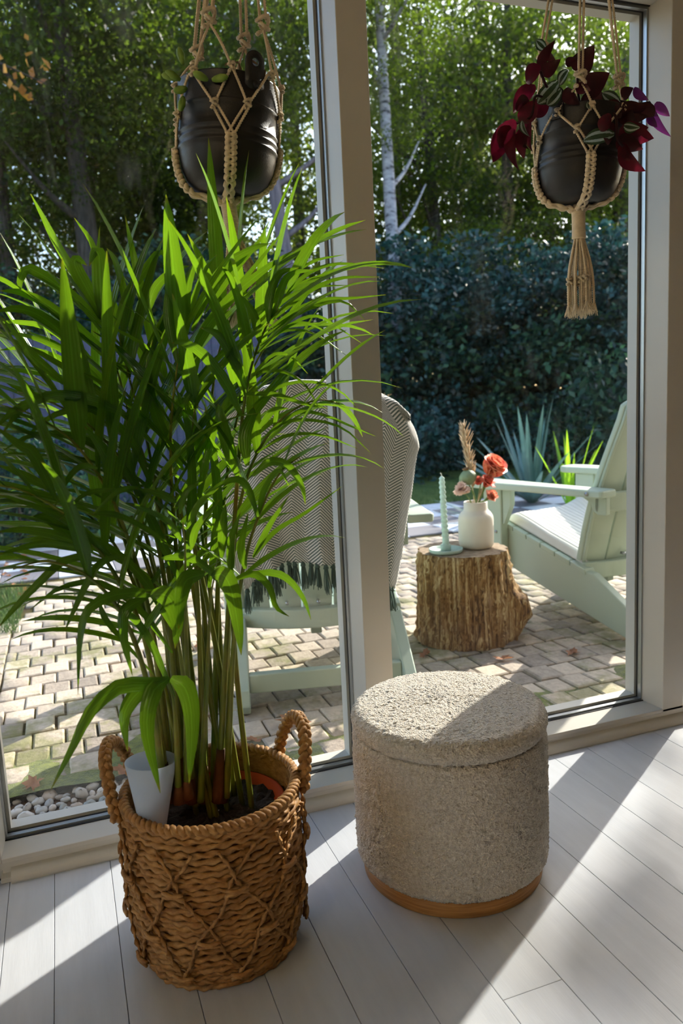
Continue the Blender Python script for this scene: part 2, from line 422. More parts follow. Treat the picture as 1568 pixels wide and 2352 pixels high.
def m_trad(name, a, b, silver):
    t = NT(name); t.set(.3, .5)
    uv = t.new('SeparateXYZ'); t.link(t.co('UV'), uv.inputs[0])
    c = t.ramp(t.noise(t.co(), 30, 3), [(.3, a), (.7, b)])
    if silver:
        d = t.math('ABSOLUTE', t.math('SUBTRACT', t.math('ABSOLUTE', t.math('SUBTRACT', uv.outputs[0], .5)), .24))
        c = t.mix(t.math('LESS_THAN', d, .09), c, lin(170, 184, 172))
    t.base(c); tl = t.new('BsdfTranslucent'); t.link(c, tl.inputs[0]); mx = t.new('MixShader'); mx.inputs[0].default_value = .4
    t.link(t.b.outputs[0], mx.inputs[1]); t.link(tl.outputs[0], mx.inputs[2]); t.link(mx.outputs[0], t.out.inputs[0]); return t.m
M['trad_p'] = m_trad('burgundy_leaf', lin(66, 12, 28), lin(112, 20, 42), False)
M['trad_d'] = m_trad('dark_burgundy_leaf', lin(44, 14, 20), lin(72, 20, 28), False)
M['trad_v'] = m_trad('purple_leaf', lin(84, 30, 92), lin(118, 44, 110), False)
M['trad_g'] = m_trad('striped_green_leaf', lin(46, 66, 40), lin(70, 88, 52), True)
M['succ'] = leafmat('succulent_leaf', [(.3, lin(120, 156, 60)), (.7, lin(164, 192, 96))], .3, .5, 30)
M['dry'] = simple('dry_stalk', lin(128, 96, 62), .9, .3, 60)

# ================================================================== ROOM
YI, YGL = 1.80, 1.885            # room face of the window wall, inner pane
ZS, ZT = .05, 2.10               # sill level, window head
WIN = [(-.214, .694), (.772, 1.676), (1.756, 2.66)]
X0R, X1R, Y0R, HC = -1.9, 3.6, -2.6, 2.45

def build_floor():
    fl = struct(mk('floor', *box(X0R, X1R, Y0R, YI+.02, -.06, -.0035), M['gap'], smooth=False))
    pitch = .1168*1.05; x = -.1045-14*pitch; e0 = -.1045-pitch
    k = 0; xs = [-.2]
    xx = -.1045
    while xx < X1R: xs.append(xx); xx += pitch
    left = [-.2]
    while left[-1] > X0R+pitch: left.append(left[-1]-pitch)
    xs = sorted(set(left+xs))
    for i in range(len(xs)-1):
        a, b = xs[i]+.0005, xs[i+1]-.0005
        cuts = [Y0R]
        c = Y0R + (.9 if i % 3 == 0 else 1.5 if i % 3 == 1 else .55)
        c = c + (i*7 % 5)*.17
        seed = -.1045
        while c < 1.3: cuts.append(c); c += 1.9
        if abs(xs[i]-(seed+6*pitch)) < .01: cuts = [Y0R, -.6, 1.045]
        cuts.append(YI-.002)
        for j in range(len(cuts)-1):
            mk('plank', *box(a, b, cuts[j]+.0003, cuts[j+1]-.0003, -.018, 0), M['floor'], fl, smooth=False, bevel=.0009)
build_floor()

def build_wall():
    w = mk('wall_window', *box(X0R, X1R, YI+.012, YI+.16, -.10, ZS-.012), M['paint'], smooth=False); struct(w)
    # solid wall left of the left window, head wall above
    # unglazed opening added in the unseen left wall to let in sky fill
    struct(mk('wall_left', *box(X0R-.1, X0R, 1.45, YI+.16, -.1, HC), M['wallpaint'], smooth=False))
    struct(mk('wall_left_rear', *box(X0R-.1, X0R, Y0R, .55, -.1, HC), M['wallpaint'], smooth=False))
    struct(mk('wall_left_lintel', *box(X0R-.1, X0R, .55, 1.45, 2.1, HC), M['wallpaint'], smooth=False))
    for i, y in enumerate((.55, 1.39)): struct(mk('trim_%d' % (10+i), *box(X0R-.09, X0R-.02, y, y+.06, -.1, 2.1), M['paint'], smooth=False))
    struct(mk('wall_right', *box(X1R, X1R+.1, Y0R, YI+.16, -.1, HC), M['wallpaint'], smooth=False))
    struct(mk('wall_back', *box(X0R-.1, X1R+.1, Y0R-.1, Y0R, -.1, HC), M['wallpaint'], smooth=False))
    struct(mk('wall_head', *box(X0R, X1R, YI, YI+.16, ZT, HC), M['paint'], smooth=False, bevel=.003))
    struct(mk('wall_corner', *box(X0R, WIN[0][0]-.08, YI+.03, YI+.15, ZS-.012, ZT), M['paint'], smooth=False))
    struct(mk('wall_end', *box(WIN[2][1]+.08, X1R, YI+.0, YI+.15, ZS-.012, ZT), M['paint'], smooth=False))
    struct(mk('ceiling', *box(X0R-.1, X1R+.1, Y0R, YI+.25, HC, HC+.12), M['ceil'], smooth=False))
    struct(mk('sky_block_roof', *prism([(YI+.42, HC+.13), (-.6, 4.6), (-3.2, HC+.13)], -5, 7.5, 'yzx'), M['sky_block_roof'], smooth=False), 'unseen pitched house top added to block sky light')  # added out of view to hold sky light off the patio
    # posts
    xs = [(WIN[0][0]-.08, WIN[0][0]), (WIN[0][1], WIN[1][0]), (WIN[1][1], WIN[2][0]), (WIN[2][1], WIN[2][1]+.08)]
    for i, (a, b) in enumerate(xs):
        # jamb sides taper a little toward the pane
        P2 = [(a, YI), (b, YI), (b+.006, YGL+.07), (a-.006, YGL+.07)]
        struct(mk('trim_%d' % (i+1), *prism(P2, ZS-.012, ZT, 'xyz'), M['paint'], smooth=False, bevel=.002))
    # apron below the sill, with the half-round moulding at the floor
    struct(mk('trim_5', *box(WIN[0][0]-.0, X1R, YI, YI+.02, -.02, ZS-.004), M['paint'], smooth=False))
    prof = [(YI+.002, .0), (YI-.027, 0)]+[(YI-.004-.024*math.cos(a), .004+.020*math.sin(a)) for a in np.linspace(0, 1.5, 9)]+[(YI+.002, .026)]
    struct(mk('baseboard_window', *prism(prof, WIN[0][0]+.018, X1R, 'yzx'), M['paint'], smooth=False))
    ret = [(WIN[0][0]+.018, 0), (WIN[0][0]-.004, 0), (WIN[0][0]-.002, .016), (WIN[0][0]+.018, .022)]
    struct(mk('baseboard_return', *prism([(YI-.02, 0), (YI+.05, 0), (YI+.05, .02), (YI-.02, .012)], WIN[0][0]-.004, WIN[0][0]+.02, 'yzx'), M['paint'], smooth=False, bevel=.002))
    for i, (a, b) in enumerate(WIN):
        root = struct(bpy.data.objects.new('window_%d' % (i+1), None)); COL.objects.link(root)
        root['label'] = ['fixed window on the left, behind the palm', 'fixed window on the right, behind the stool', 'third window beyond the right-hand post'][i]
        g = G()
        mk('window_sill', *prism([(YI-.003, ZS-.012), (YGL+.012, ZS-.03), (YGL+.012, ZS-.004), (YI-.003, ZS)], a, b, 'yzx'), M['paint'], root, smooth=False, bevel=.0015)
        mk('pane', *box(a+.004, b-.004, YGL, YGL+.004, ZS-.002, ZT-.004), M['glass'], root, smooth=False)
        mk('pane', *box(a+.004, b-.004, YGL+.018, YGL+.022, ZS-.002, ZT-.004), M['glass2'], root, smooth=False)
        def ring(name, y0, y1, t0, t1, mat):
            for q, (xa, xb, za, zb) in enumerate([(a+t0, a+t1, ZS+t0, ZT-t0), (b-t1, b-t0, ZS+t0, ZT-t0), (a+t1, b-t1, ZS+t0-.004, ZS+t1-.004), (a+t1, b-t1, ZT-t1, ZT-t0)]):
                mk(name, *box(xa, xb, y0, y1, za-.004 if q < 2 else za, zb), mat, root, smooth=False)
        ring('gasket', YGL-.003, YGL+.0, .0, .003, M['rubber'])
        ring('spacer', YGL+.004, YGL+.018, .001, .008, M['alu'])
        ring('gasket', YGL+.022, YGL+.025, .0, .008, M['rubber'])
        ring('frame', YGL+.025, YGL+.065, .0, .016, M['paint'])
build_wall()

def add_fill_lamp():  # warm fill light added out of view to brighten the room-facing surfaces
    x, y, z = -1.25, -.7, 1.95
    t = thing('fill_lamp', 'added paper globe fill lamp, unseen behind the camera', 'lamp', (x, y, z))
    mk('shade', *lathe([(.05, -.17)]+[(.19*math.sin(a), -.19*math.cos(a)) for a in np.linspace(.35, math.pi-.35, 14)]+[(.05, .17)], 36, cap=False), M['paper'], t)
    mk('cable', *tube([(0, 0, .17), (0, 0, HC-z)], .004, 6), M['rubber'], t)
    mk('canopy', *lathe([(0, HC-z-.03), (.05, HC-z-.028), (.055, HC-z), (0, HC-z)], 24), M['paint'], t)
    l = bpy.data.lights.new('fill_bulb', 'POINT'); l.energy = 30; l.color = (1, .88, .66); l.shadow_soft_size = .06
    o = bpy.data.objects.new('fill_bulb', l); COL.objects.link(o); o.parent = t
add_fill_lamp()

# ================================================================== GROUND OUTSIDE
XP0, XP1, YP0, YP1 = -1.6, 4.6, 1.99, 5.36
def build_ground():
    struct(mk('ground', *box(-40, 60, 1.97, 90, ZG-.5, ZG-.075), M['earth'], smooth=False), 'bare earth under the garden')
    struct(mk('ground_behind', *box(-40, 60, -40, 1.6, -.6, -.12), M['earth'], smooth=False), 'earth on the other side of the house')
    pat = struct(mk('patio', *prism([(.44, YP0), (XP1, YP0), (XP1, YP1), (XP0, YP1), (XP0, 2.31), (.44, 2.31)], ZG-.07, ZG-.012, 'xyz'), M['joint'], smooth=False), 'patio of grey stone setts with mossy joints')
    p = .126; px = .106; cells = []
    row = 0; y = YP0
    while y+p < YP1:
        off = (px/2 if row % 2 else 0)+rnd.uniform(-.015, .015)
        x = XP0+off
        while x+px < XP1:
            w = px*rnd.uniform(.96, 1.0)
            cells.append((x+px/2, y+p/2, w)); x += px
        y += p; row += 1
    def sett(cx, cy, w):
        e = .006
        a = w/2-.001-rnd.uniform(0, .003); b = p/2-.002-rnd.uniform(0, .003); z = ZG+rnd.uniform(-.005, .003)
        t = [rnd.uniform(-.003, .003) for _ in range(4)]
        V = []
        for q, (sx, sy) in enumerate(((-1, -1), (1, -1), (1, 1), (-1, 1))):
            V.append((sx*(a-e), sy*(b-e), z+t[q]))
        for q, (sx, sy) in enumerate(((-1, -1), (1, -1), (1, 1), (-1, 1))):
            V.append((sx*a, sy*b, z+t[q]-.004))
        for q, (sx, sy) in enumerate(((-1, -1), (1, -1), (1, 1), (-1, 1))):
            V.append((sx*a, sy*b, z-.04))
        F = [(0, 1, 2, 3)]+[(4+i, 4+(i+1) % 4, (i+1) % 4, i) for i in range(4)]+[(8+i, 8+(i+1) % 4, 4+(i+1) % 4, 4+i) for i in range(4)]
        return np.array(V)+np.array([cx, cy, 0]), F
    def seen(c):
        az = math.degrees(math.atan2(c[0], c[1])); return -4.5 < az < 44
    def slabzone(c): return c[0] < -.27 and c[1] < 4.35
    cells = [c for c in cells if not (c[0] < .49 and c[1] < 2.36) and not slabzone(c) and not (c[0] < -.28 and c[1] > 4.1)]
    rows = {}
    for c in cells:
        if c[1] < 4.3: rows.setdefault(round(c[1], 3), []).append(c)
    for yy, cs in rows.items():
        m = min(cs); left = m[0]-m[2]/2
        if m[0] < 0 and left > -.300: cells.append(((left-.318)/2, m[1], left+.318))
    vis = sorted([c for c in cells if seen(c)], key=lambda c: c[0]**2+c[1]**2)
    near = set(vis[:300]); rest = G()
    for c in cells:
        V, F = sett(*c)
        if c in near:
            mk('sett', V-np.array([c[0], c[1], 0]), F, M['paver'], pat, smooth=False, loc=(c[0], c[1], 0))
        else: rest.add(V, F)
    o = rest.build('setts_beyond', M['paver'], pat, smooth=False); o['kind'] = 'stuff'; o['label'] = 'farther setts of the patio'
    # concrete slabs and a soldier row at the far left
    for i in range(7):
        y0 = 2.33+i*.285
        V, F = box(-.315-.30, -.315-.09, y0, y0+.278, ZG-.05, ZG+.004); mk('slab', V, F, M['slab'], pat, smooth=False, bevel=.006)
        V, F = box(-.315-.62, -.315-.31, y0+.1, y0+.378, ZG-.05, ZG+.002); mk('slab', V, F, M['slab'], pat, smooth=False, bevel=.006)
        V, F = box(-.315-.082, -.322, y0, y0+.135, ZG-.05, ZG); mk('edging_brick', V, F, M['paver'], pat, smooth=False, bevel=.006)
        V, F = box(-.315-.082, -.322, y0+.142, y0+.278, ZG-.05, ZG); mk('edging_brick', V, F, M['paver'], pat, smooth=False, bevel=.006)
    # strip of moss against the house
    n = 130; m = 16
    xs = np.linspace(-.6, 2.9, n); ys = np.linspace(2.29, 2.86, m)
    X, Y = np.meshgrid(xs, ys)
    bumpy = R.random((m, n)); bumpy = (bumpy+np.roll(bumpy, 1, 1)+np.roll(bumpy, 1, 0)+np.roll(bumpy, -1, 1))/4
    low = np.interp(X, np.linspace(-.6, 2.9, 24), R.random(24))
    Y = Y-.25*np.clip((X-.35)/.15, 0, 1); Z = ZG+.004+.016*(bumpy-.45)+.026*(low-.55)-.034*np.clip((Y+.25*np.clip((X-.35)/.15, 0, 1)-2.5)/.3, 0, 1)
    F = [(j*n+i, j*n+i+1, (j+1)*n+i+1, (j+1)*n+i) for j in range(m-1) for i in range(n-1)]
    o = mk('moss_strip', np.stack([X, Y, Z], -1).reshape(-1, 3), np.array(F), M['moss'])
    tag(o, 'yellow-green moss spreading over the setts along the window', 'moss', kind='stuff')
    # black and white tiles at the far edge
    tl = struct(mk('tile_terrace', *box(-1.2, 4.7, 5.36, 6.85, ZG-.07, ZG-.01), M['joint'], smooth=False), 'terrace of white and grey square tiles beyond the setts')
    q = .37
    for i in range(16):
        for j in range(4):
            x = -1.2+i*q; y = 5.37+j*q
            mk('tile', *box(x+.003, x+q-.003, y+.003, y+q-.003, ZG-.03, ZG+.002), M['tile_w' if (i+j) % 2 else 'tile_g'], tl, smooth=False, bevel=.003)
    struct(mk('lawn', *box(-8, 16, 6.86, 12.2, ZG-.08, ZG-.015), M['lawn'], smooth=False), 'lawn behind the terrace')
    N = 26000
    c = np.stack([R.uniform(-2, 12, N), 6.88+R.random(N)**1.5*5.2, np.full(N, ZG-.02)], -1)
    blades('grass_blades', c, .05, .006, M['grass'], 'short shaded grass of the lawn behind the chairs', 'grass')
    # little tuft of grass and leaf litter at the far left
    N = 2600
    c = np.stack([R.uniform(-.75, -.29, N), R.uniform(4.1, 5.2, N), np.full(N, ZG-.02)], -1)
    blades('grass_tuft', c, .075, .006, M['grass'], 'small bright tuft of grass beside the setts at the left', 'grass')
def blades(name, c, h, w, mat, label, cat):
    N = len(c); a = R.uniform(0, 6.28, N); d = np.stack([np.cos(a), np.sin(a), 0*a], -1)
    hh = h*R.uniform(.5, 1.2, N)[:, None]; ln = np.stack([R.normal(0, .35, N), R.normal(0, .35, N), np.ones(N)], -1)*hh
    V = np.stack([c-d*w/2, c+d*w/2, c+ln+d*w*.1, c+ln-d*w*.1], 1).reshape(-1, 3)
    o = mk(name, V, np.arange(N*4).reshape(-1, 4), mat); tag(o, label, cat, kind='stuff')
build_ground()

# ================================================================== FOREST
def leaf_quads(c, size, jitter=.35, flat=0.0, aspect=.55):
    N = len(c); s = size*R.uniform(1-jitter, 1+jitter, N)[:, None]
    d = R.normal(0, 1, (N, 3)); d[:, 2] = d[:, 2]*(1-flat)-.25; d /= np.linalg.norm(d, axis=1)[:, None]
    e = np.cross(d, R.normal(0, 1, (N, 3))); e /= np.linalg.norm(e, axis=1)[:, None]
    nn = np.cross(d, e)
    a = c-d*s*.5; b = c+d*s*.5; l = c+e*s*aspect*.5-nn*s*.06; r = c-e*s*aspect*.5-nn*s*.06
    V = np.stack([a, r, b, l], 1).reshape(-1, 3)
    return V, np.arange(N*4).reshape(-1, 4)

def crown_mesh(name, mat, rx, rz, ncl, per, size, spread=.33, hollow=.25):
    c = []
    for k in range(ncl):
        while True:
            v = R.uniform(-1, 1, 3); l = np.linalg.norm(v)
            if hollow < l < 1: break
        cc = v*np.array([rx, rx, rz])
        c.append(cc+R.normal(0, spread, (per, 3))*np.array([1, 1, .55]))
    V, F = leaf_quads(np.concatenate(c), size)
    o = mk(name, V, F, mat, smooth=False); me = o.data; bpy.data.objects.remove(o); return me

CROWN = [crown_mesh('foliage', M['tree_leaf'], 2.1, 2.6, 70, 120, .105), crown_mesh('foliage', M['tree_leaf'], 1.8, 3.0, 62, 120, .10),
         crown_mesh('foliage', M['tree_leaf'], 2.3, 2.2, 80, 110, .11)]
FAR = [crown_mesh('foliage', M['far_leaf'], 3.0, 5.2, 95, 130, .17, .45), crown_mesh('foliage', M['far_leaf'], 3.2, 4.6, 95, 130, .17, .45)]
SHR = [crown_mesh('foliage', M['shrub_leaf'], 1.15, 1.25, 60, 110, .095, .16, .45), crown_mesh('foliage', M['shrub_leaf'], 1.3, 1.0, 64, 110, .10, .17, .45),
       crown_mesh('foliage', M['shrub2'], 1.1, 1.3, 60, 110, .09, .16, .45)]
SMALL = [crown_mesh('foliage', M['shrub2'], .42, .42, 34, 60, .055, .09, .4), crown_mesh('foliage', M['shrub_leaf'], .45, .38, 34, 60, .06, .09, .4)]

def link(name, me, parent, loc, rz=0, sc=(1, 1, 1)):
    o = bpy.data.objects.new(name, me); COL.objects.link(o); o.parent = parent; o.location = loc; o.rotation_euler = (0, 0, rz); o.scale = sc
    return o

def tree(x, y, h, cz, cs, tr, lean, mat, crown, label, name='tree', group=None, branches=5):
    t = thing(name, label, 'tree', (x, y, ZG-.07), 0, group)
    lx, ly = lean
    P = catmull([(0, 0, -.1), (lx*.3, ly*.3, h*.35), (lx*.7, ly*.7, h*.7), (lx, ly, h)], 14)
    rad = np.linspace(tr, tr*.35, 14); rad[0] *= 1.35
    mk('trunk', *sweep(P, rad, 10), mat, t)
    for k in range(branches):
        i = 5+int(k*8/max(1, branches)); b = P[i]; a = rnd.uniform(0, 6.28); L = rnd.uniform(.9, 1.7)
        Q = catmull([b, b+np.array([math.cos(a)*L*.5, math.sin(a)*L*.5, L*.35]), b+np.array([math.cos(a)*L, math.sin(a)*L, L*.9])], 7)
        mk('branch', *sweep(Q, np.linspace(rad[i]*.5, .012, 7), 6), mat, t)
    for me, dz, s in crown:
        link('foliage', me, t, (lx*.8, ly*.8, cz+dz), rnd.uniform(0, 6.28), (s*cs, s*cs, s*cs))
    return t

def pol(az, d): a = math.radians(az); return d*math.sin(a), d*math.cos(a)
def build_forest():
    near = [  # azimuth, distance, height, crown z, crown scale, trunk radius, lean, bark, label
        (-2.2, 14.5, 8, 5.6, 1.0, .17, (.1, 0), 'bark', 'dark straight trunk at the far left edge behind the palm'),
        (3.5, 13.5, 8.5, 6.0, .95, .24, (-.2, .2), 'bark', 'thick dark tree behind the left hanging planter\'s left side'),
        (0.6, 16, 9, 5.2, 1.05, .13, (1.5, .3), 'bark2', 'thin pale leaning trunk crossing the left window'),
        (7.5, 17, 9, 5.0, 1.1, .2, (.2, 0), 'bark', 'dark tree half hidden by the left macrame hanger'),
        (12.8, 16.5, 9, 5.6, 1.0, .2, (-.3, 0), 'bark', 'dark tree just right of the left hanging planter'),
        (18.0, 12.5, 9, 6.4, .9, .15, (-.9, 0), 'bark2', 'lilac-grey trunk leaning beside the centre post'),
        (24.6, 12.8, 9, 6.6, .85, .135, (-.15, 0), 'birch', 'pale birch with dark marks right of the centre post'),
        (28.2, 17.5, 9, 5.4, 1.1, .17, (-.5, 0), 'bark', 'dark slender tree to the right of the birch'),
        (32.2, 19, 10, 5.2, 1.1, .2, (.2, 0), 'bark', 'dark tree seen left of the right hanging planter'),
        (35.2, 20, 10, 5.8, 1.1, .18, (.1, 0), 'bark', 'dark trunk directly under the right hanging planter'),
        (39.8, 21.0, 9, 4.4, 1.0, .40, (.4, .2), 'bark', 'big forked dark tree by the right window frame'),
        (48.5, 27, 9, 4.6, 1.0, .25, (0, 0), 'bark', 'broad tree beyond the right edge of the window'),
        (-8, 17, 9, 5.0, 1.15, .2, (0, 0), 'bark', 'dark tree beyond the left edge of the window'),
    ]
    for i, (az, d, h, cz, cs, tr, lean, bk, lab) in enumerate(near):
        x, y = pol(az, d)
        tree(x, y, h, cz, cs, tr, lean, M[bk], [(CROWN[i % 3], 1.9, 1.2), (CROWN[(i+1) % 3], -.4, .6)], lab, group='trees of the wood')
    labs = ['leafy tree deep in the wood at the left', 'leafy tree deep in the wood, second from the left', 'leafy tree deep in the wood, third from the left', 'leafy tree deep in the wood behind the left planter', 'leafy tree deep in the wood beside the centre post',
            'leafy tree deep in the wood behind the birch', 'leafy tree deep in the wood at the middle of the right window', 'leafy tree deep in the wood behind the right planter', 'leafy tree deep in the wood by the right frame', 'leafy tree deep in the wood beyond the right frame']
    for i, az in enumerate(np.linspace(-9, 50, 10)):
        x, y = pol(az+rnd.uniform(-1, 1), 27+rnd.uniform(-2.5, 3))
        tall = az < 41
        tree(x, y, 16 if tall else 11, 6.2, 1.0, .28, (rnd.uniform(-.4, .4), 0), M['bark'], [(FAR[i % 2], 0, 1.0), (FAR[(i+1) % 2], -3.4, .62)]+([(FAR[i % 2], 5.6, .8)] if tall else [(FAR[i % 2], 3.2, .8)]), labs[i], 'far_tree', 'deep trees of the wood')
    # understorey
    sl = [('left of the window', -8), ('behind the palm\'s left fronds', -3.5), ('behind the palm\'s crown', 1), ('above the fence', 5.5), ('behind the left tassel', 10), ('left of the throw', 14.5), ('above the throw', 18.5),
          ('behind the centre post', 22.5), ('at the foot of the birch', 26), ('above the candle', 29.5), ('above the vase', 33), ('behind the right tassel', 36.5), ('behind the right-hand chair', 40), ('by the right frame', 43.5), ('beyond the right frame', 48)]
    for i, (w, az) in enumerate(sl):
        x, y = pol(az, 12.8+rnd.uniform(-.6, .8)); k = i % 3
        t = thing('shrub', 'tall teal-green shrub '+w, 'shrub', (x, y, ZG-.07), 0, 'shrubs at the edge of the wood')
        s = rnd.uniform(.85, 1.3)
        for dz, q in ((1.0, 1.0), (1.9+s*.4, .85))[:(1 if i % 4 == 2 else 2)]:
            link('foliage', SHR[(k+(dz > 2)) % 3], t, (rnd.uniform(-.2, .2), rnd.uniform(-.2, .2), dz), rnd.uniform(0, 6.28), (s*q*1.15, s*q, s*q))
        mk('stem', *tube([(0, 0, -.05), (.05, 0, 1.2), (0, .05, 2.4)], [.05, .04, .02], 6), M['bark'], t)
    for i, (w, az, d, s, k) in enumerate([('under the throw\'s right shoulder', 24.8, 10.2, 1.5, 1), ('left of the candle', 27.5, 11.4, 1.3, 1), ('behind the flowers', 31.5, 11.6, 1.25, 0), ('behind the yucca', 35, 11.3, 1.4, 1), ('behind the far armrest', 38.5, 10.6, 1.7, 0), ('beside the chair back', 41.5, 9.5, 1.9, 0),
                                          ('left of the palm', -3.2, 6.6, 1.3, 0), ('under the fence at the left', -.8, 7.6, 1.2, 1), ('beyond the grass tuft', -2.2, 8.6, 1.4, 1), ('behind the palm\'s stems', 6.5, 10.6, 1.4, 0), ('behind the left chair', 13, 10.8, 1.4, 1), ('beside the throw\'s left edge', 17, 11, 1.3, 0)]):
        x, y = pol(az, d); t = thing('low_shrub', 'low leafy shrub '+w, 'shrub', (x, y, ZG-.06), 0, 'low shrubs along the lawn')
        link('foliage', SMALL[k], t, (0, 0, .36*s), rnd.uniform(0, 6.28), (s, s, s*1.1))
        mk('stem', *tube([(0, 0, -.02), (.02, 0, .4*s)], [.02, .01], 5), M['bark'], t)
    for i, (w, az, d) in enumerate([('behind the left tassel', 9, 15), ('over the fence', 3, 15.5), ('right of the birch', 27.6, 15), ('left of the right tassel', 31.6, 15.5), ('right of the right tassel', 37.5, 16), ('behind the centre post', 21, 15.5), ('at the left edge', -3, 15)]):
        x, y = pol(az, d); t = thing('sapling', 'light green sapling '+w, 'sapling', (x, y, ZG-.07), 0, 'saplings under the trees')
        link('foliage', CROWN[i % 3], t, (0, 0, 3.1), rnd.uniform(0, 6), (.55, .55, .55))
        mk('trunk', *tube([(0, 0, -.1), (.1, 0, 2), (0, 0, 4.2)], [.05, .04, .015], 7), M['bark'], t)
    # a tree off to the right whose leaves dapple the floor by the third window
    x, y = 13.5, 8.85
    t = thing('tree', 'tall tree standing to the right of the garden', 'tree', (x, y, ZG-.07), 0, 'trees of the wood')
    mk('trunk', *sweep(catmull([(1.6, -.6, -.1), (1.5, -.5, 3), (.9, -.2, 6), (.2, 0, 9)], 12), np.linspace(.25, .06, 12), 10), M['bark'], t)
    cl = []
    for fx, fy, rr, nn in ((.92, 1.0, .10, 75), (.98, 1.06, .08, 30), (.84, .90, .10, 50), (1.30, 1.34, .08, 18), (1.5, 1.58, .06, 16), (.86, 1.15, .06, 6), (1.1, 1.2, .10, 7), (.66, .95, .10, 8), (1.3, 1.0, .25, 30), (1.9, 1.6, .3, 20), (-.67, .71, .10, 70), (-.55, .62, .10, 50)):
        tt = 16.0; q = np.array([fx+to_sun.x*tt-x, fy+to_sun.y*tt-y, to_sun.z*tt-ZG]); cl.append(q+R.normal(0, 1, (nn, 3))*np.array([rr, rr, rr*.7]))
    V, F = leaf_quads(np.concatenate(cl), .13); mk('foliage', V, F, M['tree_leaf'], t, smooth=False)
    # autumn twig at the top left
    x, y = pol(-.3, 9.5)
    t = thing('oak_branch', 'orange autumn leaves hanging in at the top left corner', 'branch', (x, y, 4.6))
    mk('twig', *tube([(-1.2, .2, .5), (-.4, 0, .25), (.3, 0, 0)], [.02, .014, .005], 5, sub=8), M['bark'], t)
    c = R.normal(0, .16, (26, 3))+np.array([.1, 0, .05]); V, F = leaf_quads(c, .11, aspect=.7); mk('foliage', V, F, M['orange_leaf'], t, smooth=False)
build_forest()

def build_fence():
    f = thing('board_fence', 'blue-grey vertical board fence behind the palm', 'fence', (0, 0, 0))
    x0, y0 = -1.9, 8.3; x1, y1 = 2.3, 8.9; n = 36
    for i in range(n):
        a = i/n; b = (i+.93)/n
        P = [(x0+(x1-x0)*a, y0+(y1-y0)*a), (x0+(x1-x0)*b, y0+(y1-y0)*b), (x0+(x1-x0)*b-.003, y0+(y1-y0)*b+.02), (x0+(x1-x0)*a-.003, y0+(y1-y0)*a+.02)]
        mk('board', *prism(P, ZG-.05, 1.83+rnd.uniform(-.004, .004), 'xyz'), M['fence'], f, smooth=False)
    for z in (.35, 1.5):
        P = [(x0, y0+.03), (x1, y1+.03), (x1, y1+.07), (x0, y0+.07)]
        mk('rail', *prism(P, z, z+.09, 'xyz'), M['fence'], f, smooth=False)
build_fence()

def strap(base, d, L, w, droop, n=8, fold=.25, prof='strap', twist=0.0):
    """a strap leaf from base along unit d, bending down with droop; returns verts, faces, uv"""
    d = np.array(d, float); d /= np.linalg.norm(d); p = np.array(base, float); st = L/n
    side = np.cross(d, [0, 0, 1.]); side = side/(np.linalg.norm(side)+1e-9) if np.linalg.norm(side) > .05 else np.array([1., 0, 0])
    V = []; U = []
    for i in range(n+1):
        t = i/n
        if prof == 'strap': ww = w*(min(1, .35+t*3.2))*(1-t**2.6)**.8 if t < 1 else 0
        elif prof == 'ovate': ww = w*(math.sin(math.pi*min(1, t**.8))**.8)*(1-.25*t)
        else: ww = w*(1-t)**.6*(1-.3*(1-t)**6)
        ww = max(ww, .0006)
        nn = np.cross(side, d); nn /= np.linalg.norm(nn)+1e-9
        s2 = side*math.cos(twist*t)+nn*math.sin(twist*t)
        V += [p-s2*ww/2+nn*fold*ww*.5, p, p+s2*ww/2+nn*fold*ww*.5]; U += [(0, t), (.5, t), (1, t)]
        p = p+d*st
        d = d+np.array([0, 0, -1.])*droop*st*(.4+1.4*t); d /= np.linalg.norm(d)
        sd = side-d*(side@d); side = sd/(np.linalg.norm(sd)+1e-9)
    F = []
    for i in range(n):
        for k in (0, 1): F.append((i*3+k, i*3+k+1, (i+1)*3+k+1, (i+1)*3+k))
    return np.array(V), F, np.array(U)

def rosette(name, label, cat, loc, n, L, w, mat, el=(30, 85), droop=.3, az=(0, 360), seed=1):
    r = random.Random(seed); t = thing(name, label, cat, loc)
    for i in range(n):
        a = math.radians(r.uniform(*az)); e = math.radians(r.uniform(*el)); ll = L*r.uniform(.7, 1.1)
        V, F, U = strap((.03*math.cos(a), .03*math.sin(a), 0), (math.cos(a)*math.cos(e), math.sin(a)*math.cos(e), math.sin(e)), ll, w*r.uniform(.8, 1.15), droop, 8, .35, 'sword')
        mk('leaf', V, F, mat, t, uv=U)
    return t
def build_yuccas():
    x, y = pol(33.9, 7.6)
    rosette('yucca', 'blue-green yucca with stiff sword leaves behind the near armrest', 'yucca', (x, y, ZG), 26, 1.0, .085, M['yucca'], (22, 82), .12, seed=3)
    x, y = pol(36.6, 7.3)
    rosette('iris_clump', 'bright yellow-green sword leaves beside the yucca', 'plant', (x, y, ZG), 9, .72, .055, M['iris'], (55, 88), .2, seed=5)
    x, y = pol(29.3, 6.2)
    rosette('flax_plant', 'dark strap leaves lying low behind the vase', 'plant', (x+.25, y, ZG), 16, .62, .03, M['yucca'], (6, 32), .5, (110, 260), seed=8)
build_yuccas()

